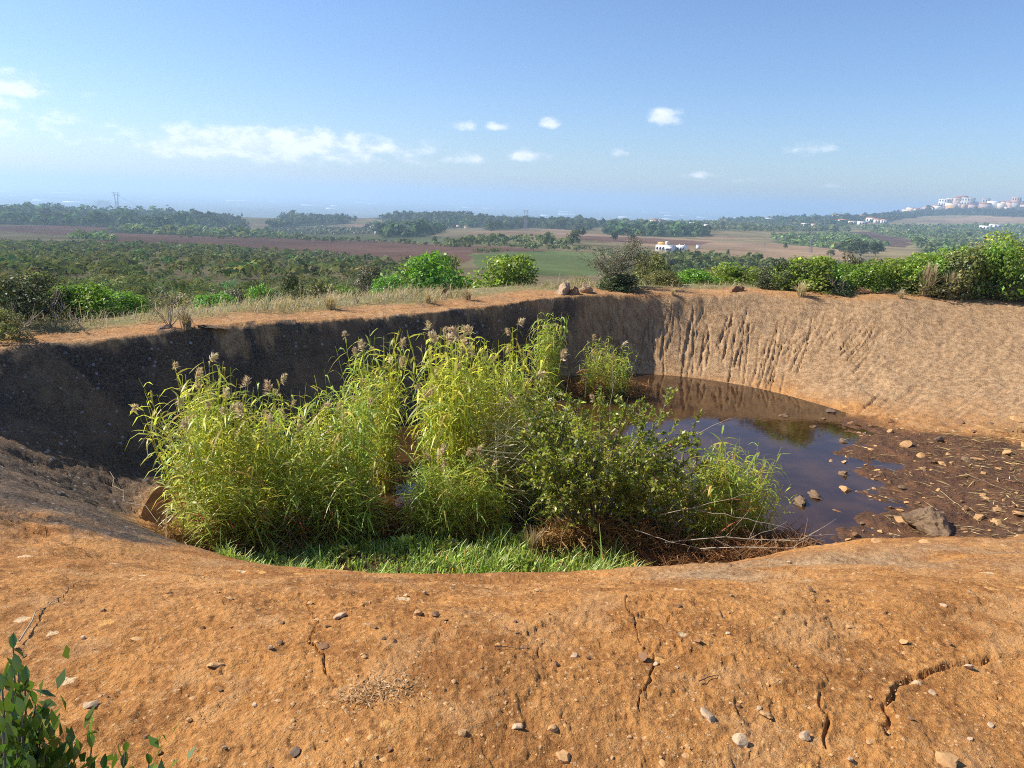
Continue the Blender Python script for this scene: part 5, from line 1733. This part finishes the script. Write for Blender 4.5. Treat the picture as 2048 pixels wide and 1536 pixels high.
def mass(name, label, cat, pos, size, hratio, K, mat, seed, leaf=0.5, cvar=0.3, warm=0.2):
    """many leafy crowns joined as one far-off mass"""
    r = np.random.default_rng(seed)
    n = len(pos)
    D = norm(r.normal(size=(n, K, 3)))
    D[..., 2] = np.abs(D[..., 2]) * 1.0 - 0.15
    lob = norm(r.normal(size=(n, 5, 3))) * 0.38; lob[..., 2] = np.abs(lob[..., 2])
    which = r.integers(0, 5, (n, K))
    off = np.take_along_axis(lob, which[..., None].repeat(3, -1), 1)
    q = off + D * (0.55 + 0.2 * r.random((n, K, 1)))
    q[..., 2] = q[..., 2] * hratio + 0.25 * hratio
    Pq = pos[:, None] + q * size[:, None, None]
    N = norm(D + 0.28 * r.normal(size=(n, K, 3)) + np.array([0, 0, .2]))
    T = np.cross(N, r.normal(size=(n, K, 3)))
    L = (size[:, None] * leaf * np.exp(r.normal(0, .25, (n, K))))
    v, f = leaf_quads(Pq.reshape(-1, 3) - norm(T.reshape(-1, 3)) * L.reshape(-1, 1) * .5, T.reshape(-1, 3), N.reshape(-1, 3), L.ravel(), L.ravel() * .75)
    b = np.exp(r.normal(0, cvar, (n, 1))) * np.exp(r.normal(0, .14, (n, K)))
    c = np.stack([b * (1 + warm * r.normal(size=(n, 1))), b, b * (1 + .15 * r.normal(size=(n, 1)))], -1).reshape(-1, 3).clip(.15, 4)
    o = mobj(name, npmesh(name, v, f, np.repeat(c, 4, 0), mat))
    return tag(o, label, cat, None, 'stuff')


for nm_, lab_, sel_, K_, lf_, mul_, sd_ in (('scrubland', 'dense evergreen scrub on the near part of the slope', (ds <= 130), 135, 0.15, 1.0, 63), ('scrubland', 'dense evergreen scrub on the far part of the slope', (ds > 130), 24, 0.42, 1.4, 64)):
    sel_ = sel_ & (np.arange(len(ds)) >= NIND)
    pp = np.concatenate([P_[sel_], zs[sel_][:, None]], 1)
    mass(nm_, lab_, 'scrub', pp, np.clip(np.exp(rs.normal(math.log(1.2), .32, len(pp))), .6, 2.2) * mul_, 0.8, K_, M_SCRUB, sd_, lf_, 0.32, 0.25)

# ------------------------------------------------------------------ woods, hedges and lone trees farther off


def in_poly_points(poly_px, n, seed, dmax=1700):
    r = np.random.default_rng(seed)
    pw = poly_world(poly_px)
    dd_ = np.hypot(pw[:, 0], pw[:, 1])
    pw = pw * (np.minimum(dd_, dmax) / dd_)[:, None]
    lo, hi = pw.min(0), pw.max(0)
    out_ = np.zeros((0, 2))
    for _ in range(40):
        q = r.uniform(lo, hi, (n * 3, 2))
        out_ = np.concatenate([out_, q[inside(q[:, 0], q[:, 1], pw)]])
        if len(out_) >= n: break
    return out_[:n]


for k_, (nm, lab, poly, n, (sz_, sv), mt) in enumerate(WOODS):
    q = in_poly_points(poly, int(n * 1.25), 800 + k_, 3700 if 'town' in lab and 'ridge' not in lab else 2600 if 'ridge left' in lab or 'farms' in lab else 1600)
    z = land_z(q[:, 0], q[:, 1])
    r = np.random.default_rng(850 + k_)
    sz_ *= 1.0 if nm == 'orchard' else 1.25
    mass(nm, lab, 'wood', np.concatenate([q, z[:, None]], 1), np.exp(r.normal(math.log(sz_), sv, len(q))), 1.15 if mt is M_PINE else 0.95, 13 if nm in ('orchard', 'wooded_hillside') else 22, mt, 870 + k_, 0.8 if nm in ('orchard', 'wooded_hillside') else 0.58, 0.22, 0.1)


def tree(label, px, py, h_px, w_px, kind='tree', mat=M_PINE, d=None, group='lone trees in the far fields', trunk=0.3):
    if d is None:
        x, y = hit_land(px, py)
    else:
        x, y = polar_xy(px, d)
    d = math.hypot(x, y)
    z = l1(x, y); h = h_px * d / F; w = w_px * d / F
    root = empty('tree', (x, y, z))
    tag(root, label, 'tree', group)
    cr = {'tree': 1.6, 'umbrella': .72}[kind]
    a = Acc(); t = np.linspace(0, 1, 5)[:, None]
    v, f = tube(np.array([0, 0, -.3]) + np.array([.02 * h, 0, h * .75]) * t, h * .035 * (1 - .5 * t[:, 0]) + .02, 5); a.add(v, f, (1, 1, 1))
    mobj('trunk', a.mesh('trunk', M_BARK), root)
    mobj('crown', random.choice(CROWN[kind]), root, (0, 0, h * trunk), (0, 0, random.uniform(0, 6)), (w * .5, w * .5, h * (1 - trunk) / cr), mat)
    return root


for px, py, hp, wp, kd, lab, tk in [
    (595, 479, 13, 17, 'tree', 'lone round tree standing in the brown field', .3), (1067, 503, 19, 20, 'tree', 'lone tree on the green field in the middle', .3), (1008, 496, 16, 14, 'tree', 'small round tree at the left end of the green field', .25),
    (1161, 479, 19, 26, 'umbrella', 'umbrella pine beside the field track', .55), (870, 486, 14, 15, 'tree', 'round tree at the corner of the vineyard', .15), (200, 417, 13, 22, 'tree', 'left of the two round pines beside the pylon', .1), (213, 417, 13, 18, 'tree', 'right of the two round pines beside the pylon', .1),
    (1228, 482, 16, 17, 'umbrella', 'dark pine just left of the white house', .3), (1266, 482, 14, 14, 'tree', 'small dark pine close to the white house', .2), (1145, 490, 26, 28, 'tree', 'large round tree in the hedge of the middle field', .1), (1085, 492, 18, 20, 'tree', 'pale round tree in the hedge of the middle field', .15),
    (952, 492, 12, 14, 'tree', 'small tree right of the vineyard hedge', .2), (978, 494, 11, 12, 'tree', 'smallest tree in the vineyard hedge', .2), (1455, 512, 12, 10, 'tree', 'small round tree in the tan field at right', .1), (1720, 512, 26, 26, 'tree', 'dark round tree above the right hedge', .1), (1750, 512, 22, 24, 'tree', 'broad dark tree right of the round one', .1), (1570, 498, 10, 9, 'tree', 'small bush-like tree by the dark field boundary', .1),
    (1569, 436, 8, 18, 'umbrella', 'flat-topped pine on the right skyline', .3), (1660, 512, 12, 16, 'tree', 'rounded tree in the dip of the right field', .1)]:
    tree(lab, px, py, hp, wp, kd, M_PINE if kd == 'umbrella' or 'dark' in lab or 'pines' in lab else M_SCRUB, None, 'lone trees in the far fields', tk)

# ------------------------------------------------------------------ buildings


def boxmesh(parts):
    """list of (x0,x1,y0,y1,z0,z1) -> verts, faces"""
    a = Acc()
    for (x0, x1, y0, y1, z0, z1) in parts:
        v = np.array([(x0, y0, z0), (x1, y0, z0), (x1, y1, z0), (x0, y1, z0), (x0, y0, z1), (x1, y0, z1), (x1, y1, z1), (x0, y1, z1)])
        a.add(v, np.array([(0, 1, 5, 4), (1, 2, 6, 5), (2, 3, 7, 6), (3, 0, 4, 7), (4, 5, 6, 7), (3, 2, 1, 0)]), (1, 1, 1))
    return a


def gable(x0, x1, y0, y1, z, h, o=0.3):
    x0 -= o; x1 += o; y0 -= o; y1 += o; ym = .5 * (y0 + y1)
    v = np.array([(x0, y0, z), (x1, y0, z), (x1, y1, z), (x0, y1, z), (x0, ym, z + h), (x1, ym, z + h)])
    return v, [np.array([(0, 1, 5, 4), (2, 3, 4, 5), (3, 2, 1, 0)]), np.array([(0, 4, 3), (1, 2, 5)])]


def house(name, label, x, y, z, w, dp, h, mat, roofm=None, rz=0.0, group=None, win=(0, 0), cat='house'):
    root = empty(name, (x, y, z - 1.0), rz)
    tag(root, label, cat, group)
    mobj('wall', boxmesh([(-w / 2, w / 2, -dp / 2, dp / 2, 0, h + 1.0)]).mesh('wall', mat), root)
    if roofm is not None:
        v, f = gable(-w / 2, w / 2, -dp / 2, dp / 2, h + 1.003, min(dp, w) * .22)
        mobj('roof', npmesh('roof', v, f, None, roofm), root)
    else:
        mobj('roof', boxmesh([(-w / 2 - .15, w / 2 + .15, -dp / 2 - .15, dp / 2 + .15, h + 1.003, h + 1.35)]).mesh('roof', mat), root)
    nx, nz = win
    if nx:
        wm = boxmesh([(-.5, .5, -.06, .06, -.6, .6)]).mesh('window', M_GLASS)
        for a_ in range(nx):
            for b_ in range(nz):
                sx = w / nx * .45; sz_ = h / nz * .48
                mobj('window', wm, root, (-w / 2 + (a_ + .5) * w / nx, -dp / 2 - .05, 1.0 + (b_ + .55) * h / nz), None, (sx, 1, sz_ / 1.2))
    return root


# the white house in the fields
hx, hy = hit_land(1335, 503)
hz = l1(hx, hy)
d = math.hypot(hx, hy); u = d / F          # metres per photo pixel
root = empty('white_house', (hx, hy, hz - .6), -az_of(1335) - 0.25)
tag(root, 'white flat-roofed farmhouse with small ochre upper storey in the fields', 'house')
mobj('wall', boxmesh([(-24 * u, 10 * u, 0, 9, 0, 13 * u)]).mesh('wall', M_WHITE), root)
mobj('front_wing', boxmesh([(0 * u, 13 * u, -6, -.02, 0, 11 * u)]).mesh('front_wing', M_WHITE), root)
mobj('right_wing', boxmesh([(10.1 * u, 28 * u, 6, 15, 0, 13 * u)]).mesh('right_wing', M_WHITE), root)
mobj('roof_terrace_wall', boxmesh([(-24 * u, -9 * u, 4, 9, 13.02 * u, 18 * u)]).mesh('roof_terrace_wall', M_OCHRE), root)
mobj('roof_tower', boxmesh([(-8.8 * u, -4 * u, 4, 8, 13.02 * u, 20 * u)]).mesh('roof_tower', M_CREAM), root)
mobj('chimney', boxmesh([(14 * u, 15.2 * u, 9, 10, 13.02 * u, 16 * u)]).mesh('chimney', M_WHITE), root)
mobj('chimney', boxmesh([(24 * u, 25.2 * u, 9, 10, 13.02 * u, 15.5 * u)]).mesh('chimney', M_WHITE), root)
wm = boxmesh([(-.5, .5, -.05, .05, -.75, .75)]).mesh('window', M_GLASS)
for wx_ in (-21, -15, -9.5, -4):
    mobj('window', wm, root, (wx_ * u, -.03, 7.5 * u))
for wx_ in (14.5, 20, 25):
    mobj('window', wm, root, (wx_ * u, 5.97, 7.5 * u))
mobj('window', wm, root, (4 * u, -6.03, 7 * u), None, (2.2, 1, .8))
mobj('window', wm, root, (10 * u, -6.03, 7 * u))

mobj_hut = house('hut', 'tiny white hut right of the white house', *hit_land(1396, 497), l1(*hit_land(1396, 497)), 2.2, 2, 1.9, M_WHITE, None, .2)

rh = random.Random(14)
# farms scattered over the middle distance
FARMS = [(1308, 447, 14, M_WHITE, M_ROOF, 'white farm with red roof above the pine hillside'), (1320, 447, 10, M_PINK, M_ROOF, 'pink house beside the red-roofed farm'), (1385, 452, 12, M_WHITE, None, 'white flat house above the pine hillside'), (1414, 456, 11, M_WHITE, None, 'white cube house right of the pine hillside'),
         (1452, 446, 9, M_WHITE, M_ROOF, 'small red-roofed house on the right groves'), (1492, 441, 11, M_WHITE, None, 'low white house on the right ridge'), (1476, 442, 14, M_CREAM, None, 'long pale shed on the right ridge'), (1537, 443, 18, M_WHITE, None, 'long white barn left of the flat-topped pine'),
         (1610, 454, 12, M_WHITE, None, 'white house below the right ridge wood'), (1627, 454, 9, M_CREAM, M_ROOF, 'cream house next to the ridge wood'), (1643, 446, 10, M_WHITE, None, 'white house on the right ridge slope'), (1674, 438, 18, M_CREAM, M_ROOF, 'cream house on the low knoll'), (1685, 448, 16, M_WHITE, M_ROOF, 'white house with red roof below the knoll'),
         (1705, 450, 14, M_CREAM, None, 'cream block below the knoll'), (1724, 451, 15, M_WHITE, None, 'white block left of the hamlet'), (1726, 438, 10, M_WHITE, M_ROOF, 'small white house above the hamlet'), (1742, 444, 16, M_WHITE, M_ROOF, 'white hamlet house with red roof'), (1756, 447, 14, M_CREAM, M_ROOF, 'cream house in the middle of the hamlet'), (1768, 448, 12, M_WHITE, M_ROOF, 'right end house of the hamlet'),
         (1970, 460, 16, M_WHITE, None, 'white farm building below the town hill'), (1990, 457, 18, M_WHITE, None, 'long white farm building below the town hill'), (1820, 463, 6, M_WHITE, None, 'tiny white hut among the right groves'), (1672, 494, 9, M_CREAM, M_ROOF, 'cream ruin among the groves at right'), (1945, 492, 9, M_CREAM, None, 'pale hut behind the right hedge'),
         (900, 455, 7, M_WHITE, None, 'white house beside the wooded middle hill'), (916, 455, 7, M_CREAM, M_ROOF, 'orange-roofed house beside the wooded hill'), (933, 457, 7, M_CREAM, M_ROOF, 'cream house right of the wooded hill'), (751, 469, 3, M_WHITE, None, 'tiny white hut in the vineyard')]
for px, py, w, mt, rf_, lab in FARMS:
    x, y = hit_land(px, py); dd = math.hypot(x, y); u = dd / F
    house('farmhouse', lab, x, y, l1(x, y), w * u, w * u * .6, max(3.0, min(w, 12) * u * .55), mt, rf_, -az_of(px) + rh.uniform(-.5, .5), 'scattered farmhouses', (3, 1) if w > 9 else (0, 0))

# the hill town
TOWN = [(1884, 414, 16, 12, M_WHITE, 0, 'white block of flats at the left end of the town crest'), (1897, 413, 14, 13, M_CREAM, 0, 'cream block of flats beside the white one'), (1912, 409, 13, 9, M_PINK, 1, 'pink house on top of the town'), (1920, 408, 14, 10, M_OCHRE, 1, 'red-roofed church-like block on the town crest'),
        (1927, 417, 16, 10, M_WHITE, 0, 'white block in front of the church-like block'), (1932, 413, 17, 13, M_GREYP, 0, 'grey shaded block on the town crest'), (1967, 408, 11, 7, M_GREYP, 0, 'dark flat-topped block above the roofs'), (2027, 414, 13, 15, M_PINK, 0, 'pink tower block at the right of the town'), (2035, 420, 12, 8, M_CREAM, 1, 'cream house at the foot of the pink tower'), (1939, 419, 14, 8, M_CREAM, 1, 'cream house low on the town slope')]
for px, py, w, h, mt, rf_, lab in TOWN:
    x, y = polar_xy(px, 3420 + rh.uniform(-60, 60)); z = l1(x, y); u = 3420 / F
    zt = EYE + (math.hypot(x, y) / math.hypot(*px_dir(px, py - h)[:2])) * px_dir(px, py - h)[2]
    hh = max(zt - z, h * u) + 8
    house('town_building', lab, x, y, z, w * u, w * u * .7, hh, mt, M_ROOF if rf_ else None, -az_of(px) + rh.uniform(-.4, .6), 'buildings of the hill town', (4, 3) if w > 12 else (3, 2), 'building')
for k_ in range(85):
    px = rh.uniform(1815, 2075)
    crest = np.interp(px, [1800, 1850, 1890, 1925, 1980, 2048, 2080], [420, 417, 413, 410, 411, 413, 413])
    top = crest + rh.uniform(-9, 6) * (0.4 if px < 1870 else 1.0)
    w = rh.uniform(7, 16)
    dd = rh.uniform(3250, 3560); x, y = polar_xy(px, dd); z = l1(x, y); u = dd / F
    zt = EYE + dd / math.hypot(*px_dir(px, top)[:2]) * px_dir(px, top)[2]
    hh = zt - z
    if hh < 6: hh = rh.uniform(6, 11)
    hh = min(hh, 40)
    mt = rh.choice([M_WHITE, M_CREAM, M_CREAM, M_PINK, M_OCHRE, M_GREYP])
    house('town_house', 'small pale house packed into the hill town', x, y, z, w * u, w * u * .7, hh, mt, M_ROOF if rh.random() < .5 else None, -az_of(px) + rh.uniform(-.7, .7), 'houses packed into the hill town')

# white greenhouses on the plain
for k_ in range(34):
    px = rh.uniform(-20, 1420); dd = math.exp(rh.uniform(math.log(6200), math.log(15000)))
    x, y = polar_xy(px, dd); z = l1(x, y)
    w = rh.uniform(90, 420); dp = rh.uniform(60, 160)
    root = empty('greenhouse', (x, y, z), -az_of(px) + rh.uniform(-.15, .15))
    tag(root, 'long white greenhouse roof on the distant plain', 'greenhouse', 'greenhouses on the distant plain')
    mobj('wall', boxmesh([(-w / 2, w / 2, -dp / 2, dp / 2, -1, 5)]).mesh('wall', M_FILM), root)
    v, f = gable(-w / 2, w / 2, -dp / 2, dp / 2, 5.01, 7)
    mobj('roof', npmesh('roof', v, f, None, M_FILM), root)

# ------------------------------------------------------------------ pylons and poles


def pylon(label, px, py_base, py_top, d, wmul=1.0):
    x, y = polar_xy(px, d); z = l1(x, y)
    zt = EYE + d / math.hypot(*px_dir(px, py_top)[:2]) * px_dir(px, py_top)[2]
    h = max(10, zt - z)
    root = empty('pylon', (x, y, z), -az_of(px) + .3)
    tag(root, label, 'pylon', 'lattice pylons')
    b = h * .10 * wmul; tw = h * .035
    rr0 = h * .0075
    for sx in (-1, 1):
        for sy in (-1, 1):
            v, f = tube(np.array([(sx * b, sy * b, 0), (sx * tw * 1.3, sy * tw, h * .62), (sx * tw * 2.2, sy * tw, h * .97)]), [rr0] * 3, 4)
            mobj('leg', npmesh('leg', v, f, np.ones((len(v), 3)), M_STEEL), root)
    a = Acc()
    for k_ in range(7):
        z0, z1 = h * .62 * k_ / 7, h * .62 * (k_ + 1) / 7
        w0 = b + (tw * 1.3 - b) * k_ / 7; w1 = b + (tw * 1.3 - b) * (k_ + 1) / 7
        for s in (-1, 1):
            for q in ((s * w0, -w0, z0, -s * w1, -w1, z1), (s * w0, w0, z0, -s * w1, w1, z1)):
                v, f = tube(np.array([q[:3], q[3:]]), [rr0 * .55] * 2, 3); a.add(v, f, (1, 1, 1))
    mobj('bracing', a.mesh('bracing', M_STEEL), root)
    for s in (-1, 1):
        v, f = tube(np.array([(-h * .16 * s, 0, h * .86), (0, 0, h * .90), (s * h * .02, 0, h * .90)]), [rr0] * 3, 4)
        mobj('cross_arm', npmesh('cross_arm', v, f, np.ones((len(v), 3)), M_STEEL), root)
    v, f = tube(np.array([(-h * .17, 0, h * .97), (h * .17, 0, h * .97)]), [rr0] * 2, 4)
    mobj('top_beam', npmesh('top_beam', v, f, np.ones((len(v), 3)), M_STEEL), root)
    return np.array([x, y, z + h * .9])


p0 = pylon('lattice pylon on the crest at the left', 230, 417, 384, 1450)
p1 = pylon('lattice pylon before the dark wood in the middle', 1053, 462, 419, 900, .7)
p2 = pylon('leaning-looking lattice pylon in the right field', 1632, 506, 462, 560, .7)
p3 = pylon('small lattice pylon below the low knoll', 1654, 458, 432, 1500, .7)


def pole(label, px, py, h_px):
    x, y = hit_land(px, py); d = math.hypot(x, y); z = l1(x, y); h = h_px * d / F
    root = empty('utility_pole', (x, y, z))
    tag(root, label, 'pole', 'utility poles')
    v, f = tube(np.array([(0, 0, -.3), (0, 0, h)]), [.18, .13], 5)
    mobj('post', npmesh('post', v, f, np.ones((len(v), 3)), M_STEEL), root)
    v, f = tube(np.array([(-h * .12, 0, h * .95), (h * .12, 0, h * .95)]), [.1, .1], 4)
    mobj('cross_arm', npmesh('cross_arm', v, f, np.ones((len(v), 3)), M_STEEL), root)
    return np.array([x, y, z + h])


q0 = pole('utility pole left of the crest pylon', 117, 411, 12)
q1 = pole('utility pole in the tan field', 1527, 505, 18)
q2 = pole('utility pole behind the right hedge', 1738, 518, 16)
q3 = pole('utility pole beside the right pylon', 1617, 505, 14)


def wire(label, a, b, sag):
    t = np.linspace(0, 1, 14)[:, None]
    pth = a + (b - a) * t - np.array([0, 0, 1]) * sag * 4 * t * (1 - t)
    root_ = pth[0]
    v, f = tube(pth - root_, [.11] * 14, 3)
    tag(mobj('power_line', npmesh('power_line', v, f, np.ones((len(v), 3)), M_STEEL), None, root_), label, 'power line')


wire('power line running left from the crest pylon to the pole', p0, q0, 6)
wire('power line sagging right from the crest pylon', p0, np.array([*polar_xy(330, 1900), l1(*polar_xy(330, 1900)) + 12]), 6)

# ------------------------------------------------------------------ haze over the whole country
bm = bmesh.new()
bmesh.ops.create_cube(bm, size=1.0)
hz0, hz1 = -156.0, 96.0
for v in bm.verts:
    v.co = Vector((v.co.x * 96000, v.co.y * 96000, hz0 if v.co.z < 0 else hz1))
me = bpy.data.meshes.new('haze'); bm.to_mesh(me); bm.free()
m, t = new_mat('haze_air')
pv = t.n('ShaderNodeVolumePrincipled')
pv.inputs['Color'].default_value = (0.54, 0.75, 1.0, 1)
pv.inputs['Density'].default_value = 0.00024
pv.inputs['Anisotropy'].default_value = 0.25
o = t.n('ShaderNodeOutputMaterial')
t.link(pv.outputs[0], o.inputs['Volume'])
me.materials.append(m)
tag(mobj('haze', me), 'pale blue haze over the far country', 'haze', None, 'stuff')
